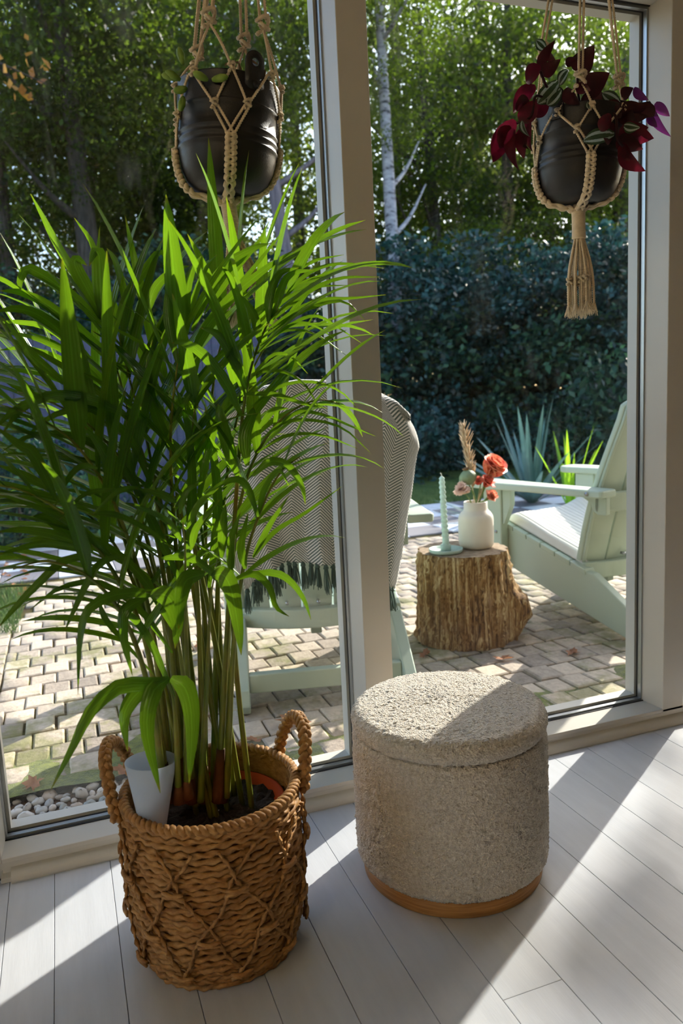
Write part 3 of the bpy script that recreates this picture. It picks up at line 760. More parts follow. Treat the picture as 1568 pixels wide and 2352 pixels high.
# ================================================================== GARDEN CHAIRS
def curved_board(xh, y_of, z0, z1, th, n=14):
    """board bent along x (half width xh), rear face y_of(x), thickness th toward +y"""
    xs = np.linspace(-xh, xh, n+1); V = []
    for x in xs:
        y = y_of(x); V += [(x, y, z0), (x, y+th, z0), (x, y+th, z1), (x, y, z1)]
    F = []
    for i in range(n):
        for k in range(4): F.append((i*4+k, i*4+(k+1) % 4, (i+1)*4+(k+1) % 4, (i+1)*4+k))
    F += [(0, 1, 2, 3)[::-1], tuple(n*4+k for k in range(4))]
    return np.array(V), F

def chair(label, loc, rz):
    t = thing('garden_chair', label, 'chair', (loc[0], loc[1], ZG), rz, 'sage green garden chairs')
    m = M['sage']; a = .325
    prof = [(.30, .432), (.30, .238), (-.43, 0), (-.50, 0), (-.525, .035), (-.50, .085), (-.245, .262), (-.20, .268)]
    for s in (-1, 1):
        x0, x1 = sorted((s*a, s*(a-.045)))
        mk('stringer', *prism(prof, x0, x1, 'yzx'), m, t, smooth=False, bevel=.005)
        l0, l1 = sorted((s*(a+.002), s*(a+.052)))
        lg = mk('front_leg', *box(l0, l1, .255, .375, 0, .622), m, t, smooth=False, bevel=.006)
        for yy, zz in ((.29, .40), (.335, .36)):
            mk('bolt', *sweep(np.array([(l0-.004 if s < 0 else l1+.004, yy, zz), ((l0 if s < 0 else l1), yy, zz)]), .008, 8), M['steel'], lg)
        # arm: broad rounded front, narrow tail
        c = s*.385; P = []
        for yy, w in ((-.375, .045), (-.36, .052), (-.1, .056), (.12, .066), (.30, .078), (.42, .080), (.47, .066), (.49, .035)): P.append((c+w, yy))
        for yy, w in ((.49, .035), (.47, .066), (.42, .080), (.30, .078), (.12, .066), (-.1, .056), (-.36, .052), (-.375, .045)): P.append((c-w, yy))
        ar = mk('armrest', *prism(P, .622, .655, 'xyz'), m, t, smooth=False, bevel=.007)
        mk('bolt', *sweep(np.array([(c+s*.054, -.30, .638), (c+s*.058, -.30, .638)]), .009, 8), M['steel'], ar)
        mk('arm_bracket', *prism([(.20, .622), (.20, .54), (.245, .44), (.255, .44), (.255, .622)], *sorted((s*(a+.012), s*(a+.042))), 'yzx'), m, t, smooth=False, bevel=.003)
    n = 6
    for i in range(n):
        u0 = i/n; u1 = (i+.95)/n
        y0 = .312-.52*u0; y1 = .312-.52*u1; z0 = .456-.18*u0; z1 = .456-.18*u1
        mk('seat_slat', *prism([(y0, z0), (y1, z1), (y1-.004, z1-.026), (y0-.004, z0-.026)], -a-.006, a+.006, 'yzx'), m, t, smooth=False, bevel=.004)
    # curved rails that carry the back
    yb = lambda x: -.275+1.0*x*x
    mk('back_rail', *curved_board(.30, yb, .225, .300, .05), m, t, smooth=False, bevel=.006)
    yb2 = lambda x: -.385+.75*x*x
    mk('back_brace', *curved_board(.345, yb2, .545, .632, .028), m, t, smooth=False, bevel=.006)
    for s in (-1, 1):
        x0, x1 = sorted((s*.345, s*.318))
        mk('brace_bracket', *prism([(-.33, .632), (-.20, .632), (-.215, .60), (-.25, .585), (-.255, .555), (-.285, .535), (-.33, .535)], x0, x1, 'yzx'), m, t, smooth=False, bevel=.004)
    # fan of five back slats
    nb = 5
    for i in range(nb):
        u0 = -1+2*i/nb; u1 = u0+2/nb; g = .004
        V = []; rows = 12
        for j in range(rows+1):
            v = j/rows
            hw = .298+.022*math.sin(math.pi*min(1, v*1.1))
            for th in (0, .024):
                for u in (u0, (u0+u1)/2, u1):
                    x = u*hw + (g if u == u0 and i > 0 else -g if u == u1 and i < nb-1 else 0)
                    top = .865-.115*u*u
                    sx = v*top
                    y = -.228-.29*sx*.95+.85*x*x*(1-.35*v)+th
                    z = .292+sx*.945
                    V.append((x, y, z+th*.3))
        F = []
        for j in range(rows):
            b0 = j*6; b1 = b0+6
            F += [(b0, b0+1, b1+1, b1), (b0+1, b0+2, b1+2, b1+1), (b0+4, b0+3, b1+3, b1+4), (b0+5, b0+4, b1+4, b1+5), (b0+3, b0, b1, b1+3), (b0+2, b0+5, b1+5, b1+2)]
        F += [(0, 3, 4, 1), (1, 4, 5, 2)]; k = rows*6; F += [(k+1, k+4, k+3, k), (k+2, k+5, k+4, k+1)]
        sl = mk('back_slat', V, np.array(F), m, t, smooth=False, bevel=.005)
        if i in (1, 2, 3):
            x = (u0+u1)/2*.298; yy = yb(x)
            mk('bolt', *sweep(np.array([(x, yy-.003, .328), (x, yy+.02, .328)]), .007, 8), M['steel'], sl)
    # raised rim on the outer edges of the back
    for s in (-1, 1):
        Q = []
        for j in range(11):
            v = j/10; hw = .298+.022*math.sin(math.pi*min(1, v*1.1)); x = s*(hw-.012); sx = v*.75
            Q.append((x, -.228-.29*sx*.95+.85*x*x*(1-.35*v)-.004, .292+sx*.945))
        mk('edge_rib', *sweep(np.array(Q), .009, 6), m, t)
    mk('rear_stretcher', *box(-a+.046, a-.046, -.445, -.405, .052, .122), m, t, smooth=False, bevel=.005)
    mk('centre_support', *box(-.022, .022, -.10, -.06, .15, .30), m, t, smooth=False, bevel=.004)
    return t
CH_L = (.93, 2.98, math.radians(-13)); CH_R = (2.425, 3.081, math.radians(14.25))
chair('sage green garden chair draped with the herringbone throw', CH_L[:2], CH_L[2])
chair('sage green garden chair with the pale seat cushion, beside the stump', CH_R[:2], CH_R[2])
def in_chair(ch, V):
    V = np.asarray(V, float); c, s = math.cos(ch[2]), math.sin(ch[2])
    return np.stack([ch[0]+c*V[:, 0]-s*V[:, 1], ch[1]+s*V[:, 0]+c*V[:, 1], ZG+V[:, 2]], -1)

def cushion():
    n = 30; m = 30; top = []; bot = []; U = []
    for j in range(m+1):
        for i in range(n+1):
            u = i/n; v = j/m; x = -.30+.56*u; y = .285-.46*v
            e = min(u, 1-u, v, 1-v); th = .036*min(1, (e/.07))**.5 if e > 0 else 0
            z = .458-.346*(.312-y)+.002
            wob = .03*math.exp(-((u-.95)**2+(v-.1)**2)/.02)+.006*math.sin(u*9+v*5)
            top.append((x, y, z+.004+th+max(0, wob))); bot.append((x, y, z+.001)); U.append((u*.5, v*.5))
    k = (n+1)*(m+1); F = []
    for j in range(m):
        for i in range(n):
            a = j*(n+1)+i; F.append((a, a+1, a+n+2, a+n+1)); F.append((k+a+n+1, k+a+n+2, k+a+1, k+a))
    edge = [i for i in range(n+1)]+[(n+1)*j+n for j in range(1, m+1)]+[m*(n+1)+i for i in range(n-1, -1, -1)]+[(n+1)*j for j in range(m-1, 0, -1)]
    for q in range(len(edge)): a, b = edge[q], edge[(q+1) % len(edge)]; F.append((b, a, k+a, k+b))
    o = mk('seat_cushion', in_chair(CH_R, top+bot), np.array(F), M['cushion'], uv=U+U)
    tag(o, 'pale ribbed cushion lying on the seat of the right-hand garden chair', 'cushion')
cushion()

def throw():
    t = thing('throw_blanket', 'grey and white herringbone throw with dark green fringe over the left chair', 'blanket', (0, 0, 0))
    n = 64; m = 60
    zk = np.array([1.14, 1.06, .99, .87, .75, .61, .50, .42])
    xl = np.interp
    V = []; U = []
    def bottom(u):   # lower hem height in chair coordinates
        return float(np.interp(u, [0, .12, .3, .5, .68, .82, 1], [.44, .50, .535, .53, .505, .45, .40]))
    def top(u): return float(np.interp(u, [0, .2, .4, .6, .8, .93, 1], [1.07, 1.125, 1.142, 1.135, 1.10, 1.055, 1.01]))
    for j in range(m+1):
        v = j/m
        for i in range(n+1):
            u = i/n
            tz = top(u); bz = bottom(u)
            if v < .16:      # sitter's side, hidden behind the slats' front
                k = v/.16; z = tz-.30*(1-k)-.0; y = -.37-.09*k+.10*(1-k); x = -.30+.63*u
            elif v < .24:    # over the top edge
                k = (v-.16)/.08; a = math.pi*k; y = -.46-.028*(1-math.cos(a)); z = tz+.016*math.sin(a); x = -.30+.63*u
                xe = -.30+.63*u; x = xe
            else:
                k = (v-.24)/.76; z = tz-(tz-bz)*k
                L = np.interp(z, [.42, .47, .61, .84, .985, 1.08, 1.15], [-.27, -.275, -.325, -.342, -.328, -.30, -.27])
                Rr = np.interp(z, [.40, .42, .57, .75, .874, 1.0, 1.06, 1.15], [.262, .27, .30, .34, .358, .392, .36, .33])
                kk = min(1, k*6); x = (L+(Rr-L)*u)*kk+(-.30+.63*u)*(1-kk)
                fold = .014*math.sin(u*21+.6)+.010*math.sin(u*43+2)+.012*math.sin(u*9)
                y = -.516+fold*(.15+.85*k)*1.3
                if u > .86: y += .05*((u-.86)/.14)**1.5
                y += .012*math.sin(k*7+u*5)
            V.append((x, y, z)); U.append((u*.70, v*1.02))
    F = [(j*(n+1)+i, j*(n+1)+i+1, (j+1)*(n+1)+i+1, (j+1)*(n+1)+i) for j in range(m) for i in range(n)]
    o = mk('cloth', in_chair(CH_L, V), np.array(F), M['throw'], t, uv=U)
    so = o.modifiers.new('thickness', 'SOLIDIFY'); so.thickness = .004; so.offset = 0
    r = random.Random(4)
    for i in range(24):
        u = (i+.5)/24; q = V[m*(n+1)+int(u*n)]
        g = G(); g.add(*tube([(q[0], q[1], q[2]+.004), (q[0], q[1], q[2]-.010)], [.006, .010], 7))
        L = r.uniform(.075, .10)
        for k in range(16):
            a = r.uniform(0, 6.28); rr = r.uniform(.002, .014)
            g.add(*tube([(q[0]+.004*math.cos(a), q[1]+.004*math.sin(a), q[2]-.006), (q[0]+rr*math.cos(a), q[1]+rr*math.sin(a), q[2]-L*.55), (q[0]+rr*1.25*math.cos(a)+r.uniform(-.004, .004), q[1]+rr*math.sin(a), q[2]-L*r.uniform(.85, 1.1))], [.0022, .002, .0012], 4, sub=5))
        g.V = [in_chair(CH_L, v) for v in g.V]
        g.build('tassel', M['fringe'], t)
throw()

# ================================================================== STUMP AND WHAT STANDS ON IT
def stump():
    cx, cy = 1.635, 2.975; z1 = .362
    t = thing('tree_stump', 'rough barkless tree stump used as a side table between the chairs', 'stump', (cx, cy, ZG))
    n = 120; m = 26; r = np.random.default_rng(2)
    ph = np.arange(n)*2*np.pi/n
    ridge = np.zeros(n)
    for k in (5, 9, 14, 23, 37, 52): ridge += r.normal(0, .8/k**.55)*np.cos(k*ph+r.uniform(0, 6.28))
    ridge = ridge/np.abs(ridge).max()
    V = []
    H = z1-ZG
    for j in range(m):
        k = j/(m-1); z = k*H
        rad = .198+.012*(1-k)+.010*math.exp(-((k-.05)/.1)**2)
        rr = rad+.009*ridge*(1+.4*np.sin(k*5+ph*3))+.004*r.normal(0, 1, n)
        burl = np.exp(-((np.angle(np.exp(1j*(ph+.50)))/.36)**2))*math.exp(-((k-.30)/.26)**2)
        rr = rr+.085*burl
        rr = rr*(1-.02*max(0, (k-.95)/.05))
        V.append(np.stack([rr*np.cos(ph), rr*np.sin(ph), np.full(n, z)], -1))
    V = np.concatenate(V)
    F = [(j*n+i, j*n+(i+1) % n, (j+1)*n+(i+1) % n, (j+1)*n+i) for j in range(m-1) for i in range(n)]
    mk('trunk', V, np.array(F), M['stump'], t)
    rim = V[-n:]; T = [rim*np.array([q, q, 1])+np.array([0, 0, (.001 if q > .9 else .003)]) for q in (1, .93, .7, .4, .1)]
    TV = np.concatenate(T+[np.array([[0, 0, H+.003]])]); TF = [(j*n+i, j*n+(i+1) % n, (j+1)*n+(i+1) % n, (j+1)*n+i) for j in range(4) for i in range(n)]+[(4*n+i, 4*n+(i+1) % n, 5*n) for i in range(n)]
    mk('cut_face', TV, TF, M['stumptop'], t)
    # stub of a sawn root on the right
    d = np.array([math.cos(-.5), math.sin(-.5), .25]); b = np.array([.215*math.cos(-.5), .215*math.sin(-.5), .125])
    g = G(); P = np.array([b-d*.05, b+d*.02, b+d*.06, b+d*.075]); g.add(*sweep(P, np.array([.085, .075, .062, .05]), 14)); g.build('root_stub', M['stump'], t)
    return z1+.003
ZTOP = stump()
def candle():
    cx, cy = 1.532, 2.935
    h = thing('candle_holder', 'round sage green candle dish on the stump', 'candle holder', (cx, cy, ZTOP))
    mk('dish', *lathe([(.0, 0), (.066, 0), (.072, .006), (.074, .018), (.070, .019), (.066, .009), (.0, .007)], 48), M['holder'], h)
    mk('socket', *lathe([(.014, .007), (.023, .007), (.023, .034), (.021, .036), (.014, .036)], 32), M['holder'], h)
    c = thing('candle', 'mint green twisted taper candle with white wick', 'candle', (cx, cy, ZTOP+.010))
    n = 30; m = 110; a = np.arange(n)*2*np.pi/n; V = []
    L = .325
    for j in range(m):
        k = j/(m-1); z = k*L; r = .0148*(1-.22*k)*(1 if k < .965 else max(.12, (1-k)/.035)**.6)
        tw = 0 if k < .16 else 1
        am = .16*min(1, max(0, (k-.12)/.08))
        rr = r*(1+am*np.cos(2*(a+z*150)))
        x = .002-.012*k
        V.append(np.stack([x+rr*np.cos(a), rr*np.sin(a), np.full(n, z)], -1))
    F = [(j*n+i, j*n+(i+1) % n, (j+1)*n+(i+1) % n, (j+1)*n+i) for j in range(m-1) for i in range(n)]
    mk('wax', np.concatenate(V), np.array(F), M['candle'], c)
    mk('wick', *tube([(-.010, 0, L-.002), (-.011, 0, L+.008), (-.016, 0, L+.013)], .0017, 6, sub=6), M['wick'], c)
candle()
VX, VY = 1.695, 2.955
def vase():
    o = mk('flower_vase', *lathe([(0, 0), (.058, 0), (.068, .004), (.075, .015), (.0775, .04), (.0775, .125), (.075, .143), (.066, .158), (.056, .167), (.052, .177), (.052, .205), (.050, .207), (.048, .205), (.048, .178), (.060, .155), (.070, .14), (.072, .02), (0, .008)], 64), M['vase'], loc=(VX, VY, ZTOP))
    tag(o, 'cream matt ceramic vase of flowers standing on the stump', 'vase')
vase()
def petal(c, axis, L, w, cup, rot, open_, mat=None, frill=0, r=None):
    """curved petal patch rising from c; axis = flower axis, rot around it, open_ = lean outwards"""
    axis = np.array(axis, float); axis /= np.linalg.norm(axis)
    e1 = np.cross(axis, [0, 1, .3]); e1 /= np.linalg.norm(e1); e2 = np.cross(axis, e1)
    out = e1*math.cos(rot)+e2*math.sin(rot); sd = np.cross(axis, out)
    V = []; n = 5; m = 6
    for j in range(m):
        v = j/(m-1); ang = open_*v
        p = np.array(c)+L*(axis*(math.sin(ang)/open_ if open_ > .01 else v)*1+out*((1-math.cos(ang))/open_ if open_ > .01 else 0))
        for i in range(n):
            u = -1+2*i/(n-1); wv = w*math.sin(math.pi*(.12+.68*v))
            q = p+sd*u*wv/2-out*cup*wv*u*u*.5
            if frill and v > .75: q = q+(axis*.5+out)*frill*math.sin(u*7+rot*5)*(v-.75)*4
            V.append(q)
    F = [(j*n+i, j*n+i+1, (j+1)*n+i+1, (j+1)*n+i) for j in range(m-1) for i in range(n-1)]
    return V, F
def flowers():
    zb = ZTOP+.20; r = random.Random(6)
    def stem(t, a, b, rad=.0026): mk('stem', *tube([a, ((a[0]+b[0])/2+.004, (a[1]+b[1])/2, (a[2]+b[2])/2), b], rad, 6, sub=8), M['green'], t)
    def bloom(name, label, pos, axis, kind, size, mat, base):
        t = thing(name, label, 'flower', (0, 0, 0)); pos = np.array(pos)
        ax = np.array(axis, float)/np.linalg.norm(axis)
        stem(t, base, tuple(pos-ax*.01))
        mk('calyx', *tube([pos-ax*.016, pos-ax*.004, pos+ax*.012], [.003, .007, .008], 8), M['green'], t)
        if kind == 'rose':
            for ring, (cnt, L, w, op, off) in enumerate([(3, .6, .42, .25, .04), (4, .68, .6, .5, .10), (5, .74, .75, .8, .16), (6, .8, .85, 1.15, .2), (6, .78, .85, 1.6, .2)]):
                for k in range(cnt):
                    a = k*2*math.pi/cnt+ring*.7
                    V, F = petal(pos-ax*size*.12, ax, size*L, size*w, .55, a, op, None)
                    o = mk('petal', V, F, mat, t)
                    o.modifiers.new('subd', 'SUBSURF').levels = 1; o.modifiers[-1].render_levels = 1
        else:
            for k in range(34):
                a = r.uniform(0, 6.28); op = .2+1.75*(k/34)
                V, F = petal(pos, ax, size*r.uniform(.55, .7), size*.42, .1, a, op, None, frill=size*.05)
                mk('petal', V, F, mat, t)
    bloom('rose', 'large coral rose, the biggest bloom in the vase', (VX+.070, VY-.01, ZTOP+.335), (.35, -.6, .75), 'rose', .125, M['rose'], (VX+.02, VY, zb))
    bloom('carnation', 'red carnation just below the coral rose', (VX+.045, VY-.005, ZTOP+.268), (.25, -.55, .8), 'carn', .085, M['carn'], (VX+.015, VY, zb))
    bloom('carnation', 'small pink carnation cluster left of the red one', (VX+.018, VY-.012, ZTOP+.290), (-.5, -.5, .5), 'carn', .05, M['carn'], (VX+.01, VY+.01, zb))
    bloom('carnation', 'pale peach carnation leaning out over the left of the vase', (VX-.062, VY-.015, ZTOP+.252), (-.55, -.5, .6), 'carn', .09, M['peach'], (VX-.02, VY, zb))
    bloom('carnation', 'salmon carnation resting on the right rim of the vase', (VX+.028, VY-.055, ZTOP+.222), (.35, -.7, .5), 'carn', .075, M['salmon'], (VX+.01, VY-.01, zb))
    # poppy seed head
    t = thing('poppy_head', 'green dried poppy seed head at the left of the bouquet', 'flower', (0, 0, 0)); p = np.array((VX-.040, VY-.01, ZTOP+.318))
    stem(t, (VX+.005, VY, zb), tuple(p-np.array([-.006, 0, .036])), .0034)
    n = 28; a = np.arange(n)*2*np.pi/n; V = []
    for k in range(13):
        v = k/12; rr = .038*math.sin(math.pi*(.04+.92*v))**.7; V.append(np.stack([rr*(1+.04*np.cos(9*a))*np.cos(a), rr*(1+.04*np.cos(9*a))*np.sin(a), np.full(n, -.034+.068*v)], -1))
    V = np.concatenate(V); ti = math.radians(-14); V = np.stack([V[:, 0]*math.cos(ti)+V[:, 2]*math.sin(ti), V[:, 1], -V[:, 0]*math.sin(ti)+V[:, 2]*math.cos(ti)], -1)
    mk('pod', V+p, [(j*n+i, j*n+(i+1) % n, (j+1)*n+(i+1) % n, (j+1)*n+i) for j in range(12) for i in range(n)], M['poppy'], t)
    ax = np.array([math.sin(ti), 0, math.cos(ti)]); g = G(); g.add(*sweep(np.array([p+ax*.030, p+ax*.040, p+ax*.043]), np.array([.010, .017, .014]), 10, lobes=5, depth=.3)); g.build('crown', M['dry'], t)
    # pampas plume
    t = thing('pampas_plume', 'tall dry grass plume rising above the bouquet', 'grass plume', (0, 0, 0))
    P = catmull([(VX, VY+.01, zb), (VX-.012, VY+.01, ZTOP+.32), (VX-.045, VY+.01, ZTOP+.54)], 30); mk('stem', *sweep(P, np.linspace(.002, .001, 30), 5), M['pampas'], t)
    g = G()
    for k in range(230):
        q = P[9+int(20*k/230)]; f = 1-(k/230); a = r.uniform(0, 6.28); L = r.uniform(.03, .055)*(.5+.7*math.sin(math.pi*min(1, f+.12)))
        d = np.array([math.cos(a)*.55, math.sin(a)*.55, 1.])*L; g.add(*tube([q, q+d*.5, q+d*1.0], [.0009, .0026, .0005], 4))
    g.build('spikelets', M['pampas'], t)
    g = G()
    for k in range(5):
        b = np.array((VX+.01, VY, zb)); a = np.array((VX+.02+.014*k, VY, ZTOP+.27+.012*k)); g.add(*tube([b, (b+a)/2+np.array([.004, 0, .012]), a], .0009, 4, sub=6))
    g.build('loose_blades', M['pampas'], t)
flowers()

# ================================================================== STOOL
def stool():
    cx, cy = .745, 1.441
    t = thing('pouf_stool', 'round cream boucle stool with a wooden plinth by the window', 'stool', (cx, cy, 0))
    mk('plinth', *lathe([(0, 0), (.196, 0), (.199, .003), (.199, .034), (.19, .036), (0, .036)], 120), M['oak'], t)
    r = np.random.default_rng(5)
    def fuzz(n, m):
        a = r.normal(0, 1, (m, n)); b = (a+np.roll(a, 1, 1)+np.roll(a, 1, 0)+np.roll(a, -1, 1)+np.roll(a, -1, 0))/2.2
        c = r.normal(0, 1, (m, n))
        for _ in range(3): c = (c+np.roll(c, 2, 1)+np.roll(c, -2, 1)+np.roll(c, 2, 0)+np.roll(c, -2, 0))/3.0
        return b*.6+c*.4
    def fluffy(name, prof, amp, n=520, ds=.0026, flat=False):
        P = np.array(prof, float); d = np.concatenate([[0], np.cumsum(np.linalg.norm(np.diff(P, axis=0), axis=1))])
        k = int(d[-1]/ds); s = np.linspace(0, d[-1], k); rr = np.interp(s, d, P[:, 0]); zz = np.interp(s, d, P[:, 1])
        nr = np.gradient(zz, s); nz = -np.gradient(rr, s); f = fuzz(n, k)*amp
        a = np.arange(n)*2*np.pi/n
        if flat:      # even pile on the flat top: noise laid out in the plane
            q = fuzz(210, 210); gx = (rr[:, None]*np.cos(a)/.46+.5)*208; gy = (rr[:, None]*np.sin(a)/.46+.5)*208
            ix = gx.astype(int); iy = gy.astype(int); ux = gx-ix; uy = gy-iy
            p2 = (q[iy, ix]*(1-ux)+q[iy, ix+1]*ux)*(1-uy)+(q[iy+1, ix]*(1-ux)+q[iy+1, ix+1]*ux)*uy
            k2 = np.clip((.2-rr)/.012, 0, 1)[:, None]; f = f*(1-k2)+p2*amp*1.25*k2
        rad = rr[:, None]+nr[:, None]*f; z = zz[:, None]+nz[:, None]*f
        V = np.stack([rad*np.cos(a), rad*np.sin(a), z], -1).reshape(-1, 3)
        I = np.arange(k-1)[:, None]*n; J = np.arange(n)[None]; K = (J+1) % n
        F = np.stack([I+J, I+K, I+n+K, I+n+J], -1).reshape(-1, 4)
        mk(name, V, F, M['boucle'], t)
    a = np.linspace(0, math.pi/2, 8)
    body = [(.190, .036), (.205, .040), (.2115, .05), (.2125, .2), (.2115, .31), (.208, .326), (.196, .334)]
    fluffy('body', body, .0016)
    lid = [(.196, .331), (.206, .333)]+[(.186+.027*math.cos(q), .352+.027*math.sin(q)) for q in np.linspace(-.6, math.pi/2, 12)]+[(.15, .383), (.08, .387), (.0008, .388)]
    fluffy('seat_lid', lid, .0012, flat=True)
stool()

# ================================================================== BASKET, PALM
BX, BY, BZ = .212, 1.41, .318
def brad(z):
    return float(np.interp(z, [0, .02, .06, .14, .22, .30, .34], [.146, .154, .162, .168, .170, .167, .166]))
def basket():
    t = thing('seagrass_basket', 'woven seagrass basket with braided handles holding the palm', 'basket', (BX, BY, 0))
    rows = 27; r = random.Random(3)
    for k in range(rows):
        z = .007+(BZ-.012)*k/(rows-1); n = 220; a = np.linspace(0, 2*np.pi, n, endpoint=False)
        rr = brad(z)-.004+.0014*np.sin(5*a+k)+.0008*np.sin(17*a+k*2)
        P = np.stack([rr*np.cos(a), rr*np.sin(a), z+.0022*np.sin(3*a+k*.8)+.0009*np.sin(23*a+k)], -1)
        cyc = 34+k % 3; L = np.linalg.norm(np.diff(np.vstack([P, P[:1]]), axis=0), axis=1).sum()
        V, F = sweep(P, .0078 if k < rows-1 else .0095, 8, closed=True, twist=2*math.pi*cyc/L/2*(1 if k % 2 else -1)*1.0, lobes=2, depth=.55)
        mk('woven_row', V, np.array(F), M['seagrass'], t)
    # rim braid
    for s in (-1, 1):
        n = 260; a = np.linspace(0, 2*np.pi, n, endpoint=False); rr = brad(BZ)-.003+.0055*np.sin(40*a+s*1.57); P = np.stack([rr*np.cos(a), rr*np.sin(a), BZ+.004+.004*np.cos(40*a+s*1.57)], -1)
        mk('rim_braid', *sweep(P, .0062, 6, closed=True), M['seagrass'], t)
    # inner lining so that the weave is closed
    mk('lining', *lathe([(brad(z)-.011, z) for z in np.linspace(.004, BZ, 12)], 60, cap=False), M['seagrass'], t)
    mk('bottom', *lathe([(0, .001), (.145, .001), (.145, .006), (0, .006)], 40), M['seagrass'], t)
    # lattice of twisted strands on the outside
    for k in range(10):
        for s in (-1, 1):
            a0 = k*math.pi*2/10+(.16 if s > 0 else -.10); P = []
            for i in range(15):
                v = i/14; z = .286-.256*v; a = a0+s*v*.88+.03*math.sin(i+k); P.append(((brad(z)+.0075+.002*math.sin(i*.9+k))*math.cos(a), (brad(z)+.0075+.002*math.sin(i*.9+k))*math.sin(a), z))
            V, F = rope(P, .0052, .05, 2, 8, depth=.5); mk('lattice_strand', V, F, M['seagrass'], t)
    # knots where strands cross
    for k in range(10):
        for z, sh in ((.21, .16), (.115, -.16), (.04, .16)):
            a = k*math.pi*2/10+.03+(.31 if sh > 0 else 0); c = np.array([(brad(z)+.011)*math.cos(a), (brad(z)+.011)*math.sin(a), z]); tg = np.array([-math.sin(a), math.cos(a), 0])
            g = G()
            for q in (-1, 1): g.add(*tube([c-tg*.020+np.array([0, 0, q*.005]), c+np.array([.003*math.cos(a), .003*math.sin(a), 0]), c+tg*.020+np.array([0, 0, -q*.004])], [.003, .005, .0028], 6, sub=6))
            g.build('tie', M['seagrass'], t)
    # braided handles left and right
    for aa in (math.radians(158), math.radians(8)):
        g = G(); c0, s0 = math.cos(aa), math.sin(aa); tg = np.array([-s0, c0, 0]); out = np.array([c0, s0, 0]); R0 = brad(BZ)
        base = catmull([out*(R0)+tg*.062+np.array([0, 0, BZ-.03]), out*(R0+.010)+tg*.058+np.array([0, 0, BZ+.03]), out*(R0+.022)+tg*.036+np.array([0, 0, BZ+.078]), out*(R0+.026)+np.array([0, 0, BZ+.094]),
                        out*(R0+.022)-tg*.036+np.array([0, 0, BZ+.078]), out*(R0+.010)-tg*.058+np.array([0, 0, BZ+.03]), out*R0-tg*.062+np.array([0, 0, BZ-.03])], 130)
        T, N, B = frames(base); ph = np.linspace(0, 2*math.pi*7, 130)
        for q in range(3):
            off = q*2*math.pi/3; P = base+N*(.0065*np.sin(ph+off))[:, None]+B*(.0065*np.sin(2*(ph+off)))[:, None]
            g.add(*sweep(P, .0068, 6))
        g.build('handle', M['seagrass'], t)
basket()
def pot():
    o = mk('nursery_pot', *lathe([(0, .012), (.10, .012), (.128, .262), (.133, .264), (.133, .276), (.127, .277), (.123, .25), (0, .235)], 60), M['terracotta'], loc=(BX+.012, BY+.012, 0))
    tag(o, 'orange plastic nursery pot inside the basket', 'plant pot')
pot()
def cup(name, label, loc, tilt, az, h=.128):
    V, F = lathe([(0, 0), (.020, 0), (.023, .002), (.046, h), (.0445, h+.001), (.0215, .005), (0, .004)], 48)
    o = mk(name, V, F, M['frost'], loc=loc); o.rotation_euler = (tilt*math.cos(az), tilt*math.sin(az), 0); tag(o, label, 'tumbler')
cup('frosted_tumbler', 'frosted white plastic tumbler tucked into the left of the basket', (.094, 1.352, .292), .06, 2.2)
cup('frosted_tumbler', 'frosted tumbler half hidden behind the palm stems', (.155, 1.53, .270), .06, .5)

